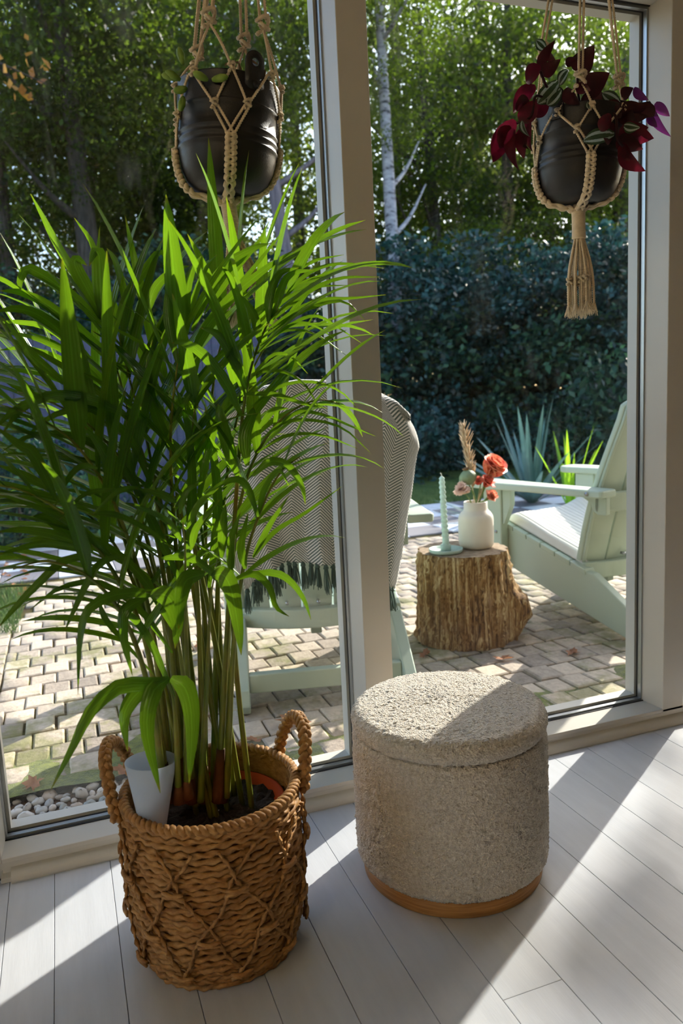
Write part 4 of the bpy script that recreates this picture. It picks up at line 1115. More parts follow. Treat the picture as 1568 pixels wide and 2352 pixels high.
FRONDS = [
    {'L': 0.34, 'n': 5, 'w': 0.0351, 'd': 1.6, 's': 0.58, 'a': 44, 'front': 1, 'p': [[0.1396, 1.4, 0.3097], [0.1664, 1.4, 0.5976], [0.1571, 1.41, 0.8589], [0.1265, 1.46, 1.0329], [0.1074, 1.52, 1.1628], [0.0992, 1.54, 1.2246]]},
    {'L': 0.33, 'n': 5, 'w': 0.0365, 'd': 1.2, 's': 0.6, 'a': 38, 'front': 1, 'p': [[0.1821, 1.42, 0.2804], [0.1848, 1.42, 0.5885], [0.1814, 1.4, 0.8578], [0.1859, 1.38, 1.0074], [0.206, 1.37, 1.1269], [0.2239, 1.37, 1.193]]},
    {'L': 0.32, 'n': 7, 'w': 0.0324, 'd': 2.4, 's': 0.5, 'a': 40, 'front': 1, 'p': [[0.2216, 1.4, 0.2902], [0.2656, 1.38, 0.6718], [0.2945, 1.36, 0.9154], [0.3131, 1.35, 1.0466], [0.3458, 1.36, 1.1451], [0.3964, 1.38, 1.2228], [0.4464, 1.4, 1.2643]]},
    {'L': 0.24, 'n': 3, 'w': 0.0284, 'd': 4.0, 's': 0.55, 'a': 46, 'front': 1, 'p': [[0.239, 1.4, 0.2951], [0.2641, 1.36, 0.5938], [0.2869, 1.33, 0.7535], [0.3154, 1.31, 0.8482], [0.3582, 1.31, 0.922], [0.4118, 1.32, 0.9563]]},
    {'L': 0.25, 'n': 7, 'w': 0.0243, 'd': 3.2, 's': 0.5, 'a': 36, 'p': [[0.2332, 1.42, 0.2773], [0.2805, 1.42, 0.7026], [0.3143, 1.4, 0.8942], [0.3745, 1.38, 1.0041], [0.4531, 1.38, 1.0482], [0.5209, 1.4, 1.0371]]},
    {'L': 0.28, 'n': 8, 'w': 0.0324, 'd': 3.0, 's': 0.45, 'a': 42, 'front': 1, 'p': [[0.1323, 1.4, 0.3202], [0.125, 1.38, 0.6513], [0.0868, 1.34, 0.8595], [0.0337, 1.3, 0.9835], [-0.0253, 1.28, 1.0423], [-0.078, 1.27, 1.0647]]},
    {'L': 0.27, 'n': 8, 'w': 0.0311, 'd': 3.4, 's': 0.42, 'a': 42, 'front': 1, 'p': [[0.1265, 1.38, 0.3316], [0.1107, 1.34, 0.6249], [0.0691, 1.3, 0.7716], [0.0098, 1.26, 0.8782], [-0.0536, 1.24, 0.9337], [-0.1106, 1.23, 0.9525]]},
    {'L': 0.24, 'n': 4, 'w': 0.0297, 'd': 4.5, 's': 0.45, 'a': 44, 'front': 1, 'p': [[0.1208, 1.36, 0.3429], [0.1063, 1.32, 0.5529], [0.0754, 1.28, 0.7013], [0.0271, 1.25, 0.7873], [-0.0334, 1.23, 0.8263], [-0.0883, 1.22, 0.8215]]},
    {'L': 0.21, 'n': 0, 'w': 0.054, 'd': 8.0, 's': 0.8, 'a': 62, 'front': 1, 'p': [[0.1434, 1.36, 0.329], [0.1444, 1.32, 0.4648], [0.1404, 1.28, 0.5533], [0.1314, 1.26, 0.5929], [0.119, 1.25, 0.606]]},
    {'L': 0.2, 'n': 0, 'w': 0.0486, 'd': 8.0, 's': 0.78, 'a': 62, 'front': 1, 'p': [[0.1857, 1.38, 0.3088], [0.2078, 1.33, 0.5633], [0.2176, 1.3, 0.6983], [0.222, 1.27, 0.7545], [0.2284, 1.26, 0.767]]},
    {'L': 0.34, 'n': 13, 'w': 0.0351, 'd': 2.0, 's': 0.42, 'a': 40, 'p': [[0.1463, 1.46, 0.287], [0.1607, 1.5, 0.6128], [0.128, 1.54, 0.8714], [0.0617, 1.58, 1.0187], [-0.0174, 1.6, 1.1061], [-0.0909, 1.62, 1.1506]]},
    {'L': 0.34, 'n': 7, 'w': 0.0351, 'd': 1.6, 's': 0.5, 'a': 36, 'p': [[0.2051, 1.46, 0.2638], [0.2472, 1.5, 0.7339], [0.2822, 1.54, 0.9893], [0.3148, 1.56, 1.1438], [0.3694, 1.57, 1.2556], [0.4408, 1.58, 1.3349]]},
    {'L': 0.21, 'n': 0, 'w': 0.0257, 'd': 5.0, 's': 0.62, 'a': 58, 'front': 1, 'p': [[0.172, 1.4, 0.302], [0.1752, 1.34, 0.5739], [0.1736, 1.28, 0.7247], [0.1757, 1.25, 0.8122], [0.1733, 1.23, 0.8657]]},
    {'L': 0.33, 'n': 8, 'w': 0.0338, 'd': 2.2, 's': 0.5, 'a': 44, 'p': [[0.1685, 1.44, 0.2826], [0.1762, 1.46, 0.6647], [0.1555, 1.46, 0.9591], [0.1319, 1.46, 1.0955], [0.1171, 1.46, 1.1886]]},
    {'L': 0.3, 'n': 9, 'w': 0.0297, 'd': 2.6, 's': 0.45, 'a': 44, 'p': [[0.1557, 1.4, 0.3058], [0.1543, 1.38, 0.728], [0.1216, 1.36, 0.9067], [0.0657, 1.36, 1.0077], [0.0019, 1.36, 1.0617], [-0.0555, 1.36, 1.0854]]},
    {'L': 0.3, 'n': 8, 'w': 0.0297, 'd': 2.6, 's': 0.5, 'a': 40, 'p': [[0.2193, 1.44, 0.2705], [0.2628, 1.46, 0.6962], [0.2989, 1.48, 0.9052], [0.3496, 1.5, 1.0716], [0.409, 1.5, 1.1711], [0.4648, 1.5, 1.204]]},
    {'L': 0.28, 'n': 6, 'w': 0.0338, 'd': 2.5, 's': 0.55, 'a': 44, 'p': [[0.1994, 1.42, 0.2853], [0.2126, 1.4, 0.6744], [0.2129, 1.38, 0.881], [0.2202, 1.37, 0.9979], [0.2375, 1.37, 1.0732]]},
    {'L': 0.28, 'n': 10, 'w': 0.0297, 'd': 3.5, 's': 0.45, 'a': 42, 'p': [[0.1423, 1.42, 0.3079], [0.1335, 1.44, 0.5737], [0.0953, 1.46, 0.76], [0.0354, 1.47, 0.8633], [-0.0423, 1.48, 0.9093]]},
    {'L': 0.2, 'n': 0, 'w': 0.0459, 'd': 7.0, 's': 0.75, 'a': 60, 'front': 1, 'p': [[0.1598, 1.36, 0.3337], [0.1657, 1.32, 0.5419], [0.1527, 1.28, 0.6898], [0.1328, 1.26, 0.7424], [0.1083, 1.25, 0.7553]]}]
LEAVES = [([[0.0973, 1.52, 1.2066], [0.0455, 1.515, 1.2585], [-0.0177, 1.51, 1.3036], [-0.0374, 1.505, 1.2832], [-0.0378, 1.5, 1.2639]], 0.0218),
    ([[0.1064, 1.52, 1.1516], [0.0162, 1.5133, 1.2323], [-0.0362, 1.5067, 1.2611], [-0.0716, 1.5, 1.2638]], 0.0182),
    ([[0.1147, 1.51, 1.0754], [0.0306, 1.5025, 1.1826], [-0.0125, 1.495, 1.2212], [-0.0476, 1.4875, 1.2318], [-0.0812, 1.48, 1.226]], 0.0226),
    ([[0.0983, 1.53, 1.2116], [0.0526, 1.54, 1.3055], [0.0252, 1.55, 1.3654], [0.0115, 1.56, 1.4023], [-0.0059, 1.57, 1.4458]], 0.0164),
    ([[0.0973, 1.515, 1.21], [0.0988, 1.5112, 1.2719], [0.1004, 1.5075, 1.3251], [0.092, 1.5037, 1.3341], [0.081, 1.5, 1.3067]], 0.0335),
    ([[0.0968, 1.52, 1.2184], [0.0739, 1.52, 1.2708], [0.0579, 1.52, 1.3099], [0.0615, 1.52, 1.3237], [0.0785, 1.52, 1.3117]], 0.0272),
    ([[0.1131, 1.54, 1.186], [0.1238, 1.555, 1.2325], [0.1151, 1.57, 1.2862]], 0.0175),
    ([[0.1084, 1.55, 1.1974], [0.1005, 1.5633, 1.2955], [0.0945, 1.5767, 1.3614], [0.0666, 1.59, 1.4108]], 0.0148),
    ([[0.1088, 1.52, 1.1787], [0.1454, 1.5175, 1.2588], [0.1797, 1.515, 1.3026], [0.2085, 1.5125, 1.3363], [0.2286, 1.51, 1.3196]], 0.0191),
    ([[0.2074, 1.515, 1.0656], [0.1885, 1.5267, 1.1696], [0.1706, 1.5383, 1.2896], [0.1563, 1.55, 1.4086]], 0.0244),
    ([[0.1945, 1.51, 1.0164], [0.1746, 1.5175, 1.1123], [0.1512, 1.525, 1.1984], [0.1318, 1.5325, 1.3144], [0.1172, 1.54, 1.3468]], 0.0226),
    ([[0.1182, 1.52, 1.0795], [0.1513, 1.535, 1.1889], [0.1777, 1.55, 1.2535]], 0.0209),
    ([[0.0279, 1.33, 1.0846], [-0.025, 1.3167, 1.1364], [-0.0404, 1.3033, 1.161], [-0.0654, 1.29, 1.1976]], 0.0176),
    ([[0.1056, 1.31, 1.0393], [0.059, 1.2975, 1.0646], [0.0019, 1.285, 1.0758], [-0.0558, 1.2725, 1.0578], [-0.087, 1.26, 1.0297]], 0.0197),
    ([[0.0795, 1.32, 1.0548], [0.0021, 1.3067, 1.0776], [-0.0486, 1.2933, 1.0575], [-0.0801, 1.28, 1.0209]], 0.0151),
    ([[0.101, 1.54, 1.0766], [0.0478, 1.55, 1.1456], [-0.0261, 1.56, 1.1887], [-0.0863, 1.57, 1.2009]], 0.0129),
    ([[0.0337, 1.56, 1.1003], [-0.0176, 1.575, 1.1239], [-0.0943, 1.59, 1.1361]], 0.0149),
    ([[0.0242, 1.54, 1.0694], [-0.0362, 1.545, 1.0827], [-0.0935, 1.55, 1.1191]], 0.0165),
    ([[0.1083, 1.58, 1.0838], [0.0258, 1.5933, 1.1456], [-0.042, 1.6067, 1.1728], [-0.0926, 1.62, 1.171]], 0.0132),
    ([[0.0869, 1.58, 1.1181], [0.0078, 1.5933, 1.2032], [-0.0524, 1.6067, 1.2215], [-0.0873, 1.62, 1.2218]], 0.0123),
    ([[0.1374, 1.56, 1.0569], [0.0712, 1.57, 1.1264], [0.0131, 1.58, 1.1776], [-0.0383, 1.59, 1.2036]], 0.0149),
    ([[0.202, 1.35, 1.1228], [0.1943, 1.3567, 1.1992], [0.2034, 1.3633, 1.2555], [0.218, 1.37, 1.2804]], 0.0186),
    ([[0.2276, 1.36, 1.1846], [0.229, 1.3667, 1.2372], [0.245, 1.3733, 1.2849], [0.262, 1.38, 1.3059]], 0.0155),
    ([[0.1634, 1.37, 1.2104], [0.1774, 1.37, 1.2492], [0.2098, 1.37, 1.2789], [0.2386, 1.37, 1.2871]], 0.0164),
    ([[0.234, 1.37, 1.1781], [0.2909, 1.3733, 1.2802], [0.3544, 1.3767, 1.3209], [0.3886, 1.38, 1.3297]], 0.0189),
    ([[0.2213, 1.37, 1.1115], [0.2577, 1.375, 1.1782], [0.3093, 1.38, 1.2352], [0.3741, 1.385, 1.2845], [0.4359, 1.39, 1.322]], 0.0205),
    ([[0.3287, 1.335, 1.1219], [0.3161, 1.3333, 1.2049], [0.3005, 1.3317, 1.2583], [0.2846, 1.33, 1.2822]], 0.0168),
    ([[0.3455, 1.335, 1.1522], [0.3371, 1.3325, 1.1995], [0.3158, 1.33, 1.2336]], 0.0168),
    ([[0.3143, 1.33, 1.0765], [0.2907, 1.3267, 1.1336], [0.2691, 1.3233, 1.1673], [0.2405, 1.32, 1.179]], 0.0199),
    ([[0.3018, 1.33, 1.0289], [0.2772, 1.325, 1.0867], [0.2415, 1.32, 1.1344], [0.2101, 1.315, 1.1534], [0.19, 1.31, 1.1534]], 0.0215),
    ([[0.1883, 1.36, 1.025], [0.2451, 1.3667, 1.1015], [0.2912, 1.3733, 1.1428], [0.3257, 1.38, 1.1654]], 0.0147),
    ([[0.3695, 1.36, 1.1902], [0.3749, 1.36, 1.2362], [0.3957, 1.36, 1.2745], [0.4319, 1.36, 1.2847]], 0.0171),
    ([[0.3768, 1.37, 1.1874], [0.3945, 1.37, 1.2368], [0.4172, 1.37, 1.2748], [0.463, 1.37, 1.2829]], 0.0164),
    ([[0.2883, 1.33, 0.9237], [0.2739, 1.3367, 0.9849], [0.2672, 1.3433, 1.0337], [0.2666, 1.35, 1.0504]], 0.0263),
    ([[0.3075, 1.33, 0.94], [0.3079, 1.3367, 0.9927], [0.3244, 1.3433, 1.0269], [0.3302, 1.35, 1.042]], 0.0247),
    ([[0.2538, 1.4, 1.2223], [0.2938, 1.4067, 1.2722], [0.3458, 1.4133, 1.3118], [0.3824, 1.42, 1.3482]], 0.0143),
    ([[0.2665, 1.41, 1.212], [0.3297, 1.42, 1.2899], [0.376, 1.43, 1.3385], [0.4046, 1.44, 1.3816]], 0.0118),
    ([[0.2757, 1.42, 1.2054], [0.3473, 1.43, 1.2762], [0.3943, 1.44, 1.3252], [0.4335, 1.45, 1.3673]], 0.0102),
    ([[0.2214, 1.4, 1.151], [0.2437, 1.4067, 1.2269], [0.2728, 1.4133, 1.2882], [0.2981, 1.42, 1.3161]], 0.0134),
    ([[0.3714, 1.37, 1.1905], [0.4316, 1.3825, 1.2601], [0.4802, 1.395, 1.2903], [0.5398, 1.4075, 1.3019], [0.6248, 1.42, 1.2961]], 0.0082),
    ([[0.3822, 1.37, 1.1957], [0.4529, 1.3867, 1.2453], [0.5263, 1.4033, 1.274], [0.613, 1.42, 1.2796]], 0.009),
    ([[0.3639, 1.37, 1.1746], [0.4288, 1.3825, 1.2129], [0.4873, 1.395, 1.2338], [0.5481, 1.4075, 1.2377], [0.6263, 1.42, 1.2459]], 0.009),
    ([[0.3524, 1.36, 1.1601], [0.4134, 1.37, 1.1992], [0.4714, 1.38, 1.2225], [0.5296, 1.39, 1.2291], [0.5735, 1.4, 1.1936]], 0.0098),
    ([[0.3517, 1.36, 1.1488], [0.4237, 1.37, 1.1914], [0.4702, 1.38, 1.2021], [0.5114, 1.39, 1.1821], [0.5626, 1.4, 1.1529]], 0.0065),
    ([[0.3443, 1.36, 1.1337], [0.4009, 1.3675, 1.1799], [0.4376, 1.375, 1.1902], [0.47, 1.3825, 1.1819], [0.5109, 1.39, 1.1564]], 0.0065),
    ([[0.3179, 1.34, 1.0827], [0.3669, 1.3467, 1.1299], [0.4043, 1.3533, 1.1294], [0.4376, 1.36, 1.0976]], 0.0064),
    ([[0.3089, 1.33, 1.0655], [0.363, 1.33, 1.0631], [0.4127, 1.33, 1.0455], [0.4625, 1.33, 1.033]], 0.0096),
    ([[0.3372, 1.34, 1.1016], [0.3812, 1.3433, 1.1041], [0.4264, 1.3467, 1.0787], [0.4618, 1.35, 1.0172]], 0.0072),
    ([[0.3239, 1.34, 1.0437], [0.3807, 1.3475, 1.0767], [0.4443, 1.355, 1.0822], [0.5004, 1.3625, 1.0627], [0.5375, 1.37, 1.0278]], 0.0064),
    ([[0.3563, 1.34, 0.9911], [0.4079, 1.35, 1.0279], [0.4637, 1.36, 1.0211], [0.5218, 1.37, 0.9966], [0.5751, 1.38, 0.9741]], 0.0072),
    ([[0.3322, 1.33, 1.0044], [0.3611, 1.33, 1.0342], [0.3886, 1.33, 1.0367]], 0.012),
    ([[0.3382, 1.34, 0.9837], [0.3824, 1.3475, 1.0121], [0.4429, 1.355, 1.0126], [0.5047, 1.3625, 0.9928], [0.5587, 1.37, 0.9436]], 0.0072),
    ([[0.3287, 1.34, 0.9611], [0.3889, 1.3467, 0.9882], [0.4577, 1.3533, 0.9837], [0.5283, 1.36, 0.9545]], 0.0072),
    ([[0.3656, 1.39, 1.2089], [0.4217, 1.4, 1.272], [0.4774, 1.41, 1.3054], [0.5427, 1.42, 1.3201]], 0.0083),
    ([[0.3555, 1.39, 1.1781], [0.411, 1.4, 1.2331], [0.4748, 1.41, 1.2581], [0.5488, 1.42, 1.2638]], 0.0083),
    ([[0.3494, 1.39, 1.1473], [0.4076, 1.4, 1.1783], [0.4701, 1.41, 1.1742], [0.542, 1.42, 1.1285]], 0.0067),
    ([[0.0717, 1.29, 0.9257], [0.0671, 1.28, 0.9801], [0.0393, 1.27, 1.0261]], 0.0209),
    ([[-0.0124, 1.26, 0.9146], [-0.0381, 1.2533, 0.9889], [-0.0553, 1.2467, 1.0041], [-0.0853, 1.24, 1.0331]], 0.0197),
    ([[-0.0125, 1.28, 0.9262], [-0.0579, 1.275, 0.9583], [-0.0903, 1.27, 0.9752]], 0.0138),
    ([[0.0421, 1.28, 0.8877], [-0.0135, 1.2767, 0.9163], [-0.0526, 1.2733, 0.9304], [-0.0933, 1.27, 0.9462]], 0.0108),
    ([[0.0607, 1.27, 0.8162], [0.0148, 1.26, 0.8701], [-0.031, 1.25, 0.9039], [-0.0927, 1.24, 0.9339]], 0.0153),
    ([[0.0248, 1.26, 0.837], [-0.0187, 1.2533, 0.8622], [-0.0651, 1.2467, 0.8769], [-0.0986, 1.24, 0.8774]], 0.0159),
    ([[0.0339, 1.26, 0.8289], [-0.0362, 1.25, 0.8509], [-0.1021, 1.24, 0.8433]], 0.0144),
    ([[0.0561, 1.26, 0.81], [-0.0033, 1.2525, 0.8234], [-0.05, 1.245, 0.792], [-0.0891, 1.2375, 0.7574], [-0.111, 1.23, 0.7354]], 0.0144),
    ([[0.0837, 1.26, 0.8175], [0.0426, 1.255, 0.8105], [0.0155, 1.25, 0.7754], [-0.0048, 1.245, 0.74], [-0.0204, 1.24, 0.712]], 0.0129),
    ([[0.0155, 1.27, 0.8398], [-0.0247, 1.265, 0.8858], [-0.0489, 1.26, 0.8943]], 0.0191),
    ([[0.0528, 1.27, 0.9589], [0.027, 1.2633, 0.9648], [0.0014, 1.2567, 0.9395], [-0.0181, 1.25, 0.9013]], 0.0107),
    ([[0.0796, 1.26, 0.9243], [0.0292, 1.255, 0.9216], [-0.0114, 1.25, 0.8858]], 0.0091),
    ([[0.1126, 1.26, 0.925], [0.0776, 1.255, 0.9208], [0.0363, 1.25, 0.8879]], 0.0106),
    ([[0.0897, 1.26, 0.9018], [0.1258, 1.255, 0.8849], [0.155, 1.25, 0.8613]], 0.0091),
    ([[0.033, 1.26, 0.8911], [0.0758, 1.2567, 0.8839], [0.1231, 1.2533, 0.8541], [0.1561, 1.25, 0.8216]], 0.0106),
    ([[0.1596, 1.26, 0.7402], [0.0758, 1.25, 0.7582], [0.0187, 1.24, 0.7435], [-0.0003, 1.23, 0.6955], [-0.0101, 1.22, 0.6141]], 0.0189),
    ([[0.1129, 1.27, 0.7435], [0.074, 1.2633, 0.7256], [0.0676, 1.2567, 0.6815], [0.0755, 1.25, 0.6196]], 0.0206),
    ([[0.0367, 1.3, 0.7352], [0.0441, 1.3067, 0.7049], [0.0684, 1.3133, 0.663], [0.1213, 1.32, 0.582]], 0.0109),
    ([[0.1334, 1.24, 0.6069], [0.0956, 1.226, 0.6095], [0.05, 1.212, 0.6182], [0.0052, 1.198, 0.5925], [-0.0232, 1.184, 0.5503], [-0.0618, 1.17, 0.4911]], 0.0261),
    ([[0.1306, 1.24, 0.6074], [0.09, 1.23, 0.6032], [0.0629, 1.22, 0.5825], [0.0533, 1.21, 0.5591], [0.0547, 1.2, 0.5149]], 0.0276),
    ([[0.1316, 1.235, 0.6104], [0.1033, 1.2167, 0.5982], [0.0871, 1.1983, 0.5425], [0.0972, 1.18, 0.4442]], 0.0312),
    ([[0.1343, 1.235, 0.6099], [0.1554, 1.22, 0.5912], [0.1587, 1.205, 0.5372], [0.1443, 1.19, 0.4449]], 0.0342),
    ([[0.1379, 1.26, 0.8054], [0.1784, 1.2575, 0.804], [0.202, 1.255, 0.7884], [0.2204, 1.2525, 0.7681], [0.2345, 1.25, 0.7369]], 0.0167),
    ([[0.2162, 1.25, 0.7669], [0.2334, 1.24, 0.7704], [0.244, 1.23, 0.7431], [0.2482, 1.22, 0.6877], [0.2484, 1.21, 0.6382]], 0.0323),
    ([[0.205, 1.25, 0.7735], [0.1729, 1.24, 0.7686], [0.1597, 1.23, 0.7355], [0.1515, 1.22, 0.6949]], 0.0308),
    ([[0.1148, 1.25, 0.7508], [0.141, 1.24, 0.7459], [0.1521, 1.23, 0.7103], [0.1435, 1.22, 0.6633]], 0.0338),
    ([[0.2477, 1.25, 0.7554], [0.2859, 1.2475, 0.7646], [0.3124, 1.245, 0.7382], [0.321, 1.2425, 0.7024], [0.3424, 1.24, 0.683]], 0.0143),
    ([[0.2729, 1.26, 0.7629], [0.3277, 1.26, 0.7568], [0.3562, 1.26, 0.7354], [0.3765, 1.26, 0.7022], [0.3873, 1.26, 0.665]], 0.0151),
    ([[0.3115, 1.29, 0.8535], [0.2959, 1.285, 0.9041], [0.2771, 1.28, 0.9233], [0.2451, 1.275, 0.9167], [0.2165, 1.27, 0.8985]], 0.0147),
    ([[0.307, 1.29, 0.9253], [0.3371, 1.2875, 0.948], [0.3695, 1.285, 0.9382], [0.3911, 1.2825, 0.9015], [0.3949, 1.28, 0.8691]], 0.0163),
    ([[0.3139, 1.3, 0.852], [0.3261, 1.2967, 0.8966], [0.3533, 1.2933, 0.9313], [0.3703, 1.29, 0.9011]], 0.0117),
    ([[0.2999, 1.3, 0.7821], [0.3346, 1.305, 0.8353], [0.3751, 1.31, 0.884]], 0.0125),
    ([[0.2998, 1.3, 0.7805], [0.3455, 1.31, 0.8217], [0.4038, 1.32, 0.8462], [0.4821, 1.33, 0.888]], 0.0094),
    ([[0.1882, 1.27, 0.8117], [0.2021, 1.27, 0.8515], [0.2438, 1.27, 0.8923]], 0.013),
    ([[0.1824, 1.26, 0.8498], [0.207, 1.26, 0.8917], [0.2404, 1.26, 0.9127]], 0.0129),
    ([[0.173, 1.26, 0.8761], [0.1871, 1.26, 0.9115], [0.2153, 1.26, 0.9256]], 0.0114),
    ([[0.173, 1.26, 0.8304], [0.1474, 1.255, 0.8706], [0.0954, 1.25, 0.9003]], 0.0129),
    ([[0.1696, 1.26, 0.8951], [0.1418, 1.255, 0.9124], [0.1062, 1.25, 0.9244]], 0.0129),
    ([[0.2408, 1.28, 0.7911], [0.2471, 1.28, 0.8477], [0.254, 1.28, 0.8821]], 0.0177),
    ([[0.2823, 1.29, 0.7643], [0.2773, 1.29, 0.8042], [0.2944, 1.29, 0.8636]], 0.0163),
    ([[0.2541, 1.28, 0.7544], [0.2585, 1.28, 0.8179], [0.2785, 1.28, 0.8664]], 0.0146),
    ([[0.1586, 1.34, 0.6572], [0.1144, 1.34, 0.7575], [0.0553, 1.34, 0.8254], [-0.0039, 1.34, 0.8614]], 0.0161),
    ([[0.1506, 1.33, 0.6215], [0.1014, 1.325, 0.7087], [0.0417, 1.32, 0.7635], [-0.02, 1.315, 0.7652], [-0.0693, 1.31, 0.7367]], 0.0144),
    ([[0.1785, 1.33, 0.7358], [0.1368, 1.3367, 0.8549], [0.1089, 1.3433, 0.9466], [0.1099, 1.35, 1.0346]], 0.0176),
    ([[0.1918, 1.35, 0.7693], [0.2111, 1.3567, 0.907], [0.2128, 1.3633, 1.0138], [0.1971, 1.37, 1.0899]], 0.0194),
    ([[0.229, 1.36, 0.7225], [0.2558, 1.3667, 0.8547], [0.2571, 1.3733, 0.9644], [0.2491, 1.38, 1.05]], 0.0196),
    ([[0.1447, 1.3, 0.553], [0.1029, 1.2933, 0.6785], [0.0577, 1.2867, 0.7317], [0.0112, 1.28, 0.7471]], 0.0156),
    ([[0.1384, 1.34, 0.8695], [0.0884, 1.335, 0.9634], [0.0237, 1.33, 1.0111], [-0.0418, 1.325, 1.0153], [-0.0888, 1.32, 0.9911]], 0.0145),
    ([[0.1497, 1.36, 0.889], [0.1145, 1.3575, 0.9974], [0.0556, 1.355, 1.0519], [-0.0135, 1.3525, 1.0412], [-0.0643, 1.35, 0.9949]], 0.0147),
    ([[0.2157, 1.36, 0.8595], [0.2493, 1.3667, 0.9808], [0.2873, 1.3733, 1.0558], [0.3237, 1.38, 1.1009]], 0.0163),
    ([[0.2017, 1.38, 0.9369], [0.1645, 1.3867, 1.0314], [0.1566, 1.3933, 1.1073], [0.1698, 1.4, 1.1672]], 0.0198),
    ([[0.241, 1.39, 0.9173], [0.2269, 1.3967, 1.0279], [0.2378, 1.4033, 1.1049], [0.2631, 1.41, 1.1662]], 0.0183)]
def ribbon(P, w, tw, fold=.3):
    """leaf blade along the curve P, folded along its midrib"""
    C = catmull(P, 11); T = np.gradient(C, axis=0); T /= np.linalg.norm(T, axis=1)[:, None]; V = []; U = []
    for i in range(11):
        t = i/10; ww = max(.0006, w*min(1, .30+t*3.0)*(max(0, 1-t**2.4))**.8)
        s = np.cross(T[i], [.30, .95, -.1]); s /= np.linalg.norm(s)+1e-9; nn = np.cross(s, T[i])
        a = tw*(.4+.6*t); s2 = s*math.cos(a)+nn*math.sin(a); n2 = np.cross(s2, T[i])
        V += [C[i]-s2*ww/2+n2*fold*ww*.4, C[i], C[i]+s2*ww/2+n2*fold*ww*.4]; U += [(0, t), (.5, t), (1, t)]
    F = [(i*3+k, i*3+k+1, (i+1)*3+k+1, (i+1)*3+k) for i in range(10) for k in (0, 1)]
    return np.array(V), F, np.array(U)
def palm():
    t = thing('areca_palm', 'tall green areca palm with arching fronds growing in the basket', 'palm', (BX, BY, .25))
    off = np.array([BX, BY, .25]); r = random.Random(21)
    # soil
    n = 48; rings = 9; V = [(0, 0, .012)]; rr = np.random.default_rng(3)
    for j in range(1, rings):
        for i in range(n):
            q = .124*j/(rings-1); a = i*2*math.pi/n; V.append((.012+q*math.cos(a), .012+q*math.sin(a), .006+rr.normal(0, .0035)))
    F = [(0, 1+i, 1+(i+1) % n) for i in range(n)]+[(1+j*n+i, 1+(j+1)*n+i, 1+(j+1)*n+(i+1) % n, 1+j*n+(i+1) % n) for j in range(rings-2) for i in range(n)]
    mk('soil', V, F, M['soil'], t, smooth=False)
    cand = []; fr = []
    for fi, f in enumerate(FRONDS):
        P = np.array(f['p']); Lm, nl, w, dr = f['L'], f['n'], f['w'], f['d']; start = f.get('s', .45); ang = f.get('a', 38); fan = f.get('fan', 1.0)
        C = catmull(P, 60); K, L = resample(C, .006); m = len(K); T, N, B = frames(K)
        rad = np.interp(np.linspace(0, 1, m), [0, .25, .6, 1], [.0075, .0058, .0038, .0012])
        step = max(1, m//40)
        st = mk('frond_stem', *sweep((K-off)[::step], rad[::step], 7), M['stem'], t)
        fr.append(st)
        # sheath at the foot of some stems
        if fi % 2 == 0:
            q = K[:max(8, m//9)]; mk('dry_sheath', *sweep((q-off)[::3], np.linspace(.013, .008, len(q[::3])), 8), M['sheath'], st)
        for k in range(nl):
            u = (k+.5)/nl; s = start+(1-start)*(u**.95); i = min(m-2, int(s*(m-1)))
            prof = (.55+.75*math.sin(math.pi*min(1, .12+u*.80)))/1.2
            for sd in (-1, 1):
                if r.random() < .06: continue
                d = T[i]; sv = np.array(f.get('side', (1, 0, 0)), float); sv = sv-d*(sv@d); sv /= np.linalg.norm(sv)
                upv = np.cross(sv, d); upv = upv if upv[2] > 0 else -upv
                an = math.radians(ang*(1.25-.75*u)+r.uniform(-7, 7))*fan
                dv = d*math.cos(an)+sd*sv*math.sin(an)+upv*(.22+r.uniform(-.12, .12))
                LL = Lm*prof*r.uniform(.88, 1.12)
                V, F2, U = strap(K[i]-off, dv, LL, w*r.uniform(.85, 1.15), dr*r.uniform(.6, 1.5), 9, .34, 'strap', r.uniform(-.5, .5))
                # keep the leaf on the room side of the glass
                Y = V[:, 1]+off[1]; V[:, 1] = np.where(Y > 1.74, 1.74-off[1]+(Y-1.74)*.12, V[:, 1])
                x = V[:, 0]+off[0]; z = V[:, 2]+off[2]
                near = V[:, 1].mean()
                cand.append((near - (3 if f.get('front') else 0), V, F2, U, st))
    for P, w in LEAVES:
        P = np.array(P)-off; b = P[0]; V, F2, U = ribbon(P, w, r.uniform(-.55, .55))
        near = min(fr, key=lambda o: min((v.co-Vector(b)).length for v in o.data.vertices))
        cand.append((-9, V, F2, U, near))
    cand.sort(key=lambda c: c[0])
    for c in cand[:300]:
        mk('leaflet', c[1], np.array(c[2]), M['palm'], c[4], uv=c[3])
    g = G()
    for c in cand[300:]: g.add(c[1], c[2], c[3])
    if cand[300:]: o = g.build('leaflets_behind', M['palm'], t); o['kind'] = 'stuff'; o['label'] = 'leaflets at the back of the palm'
    # thin extra canes in the clump
    for k in range(13):
        a = r.uniform(0, 6.28); q = r.uniform(.01, .07); b = np.array([q*math.cos(a)+.01, q*math.sin(a)+.01, 0])
        e = b+np.array([r.uniform(-.10, .0)+min(.01, q*math.cos(a)*.5), q*math.sin(a)*.6, r.uniform(.50, .70)])
        mk('cane', *tube([b, (b+e)/2+np.array([r.uniform(-.01, .01), 0, .02]), e], [.006, .0052, .003], 7, sub=12), M['stem'], t)
palm()

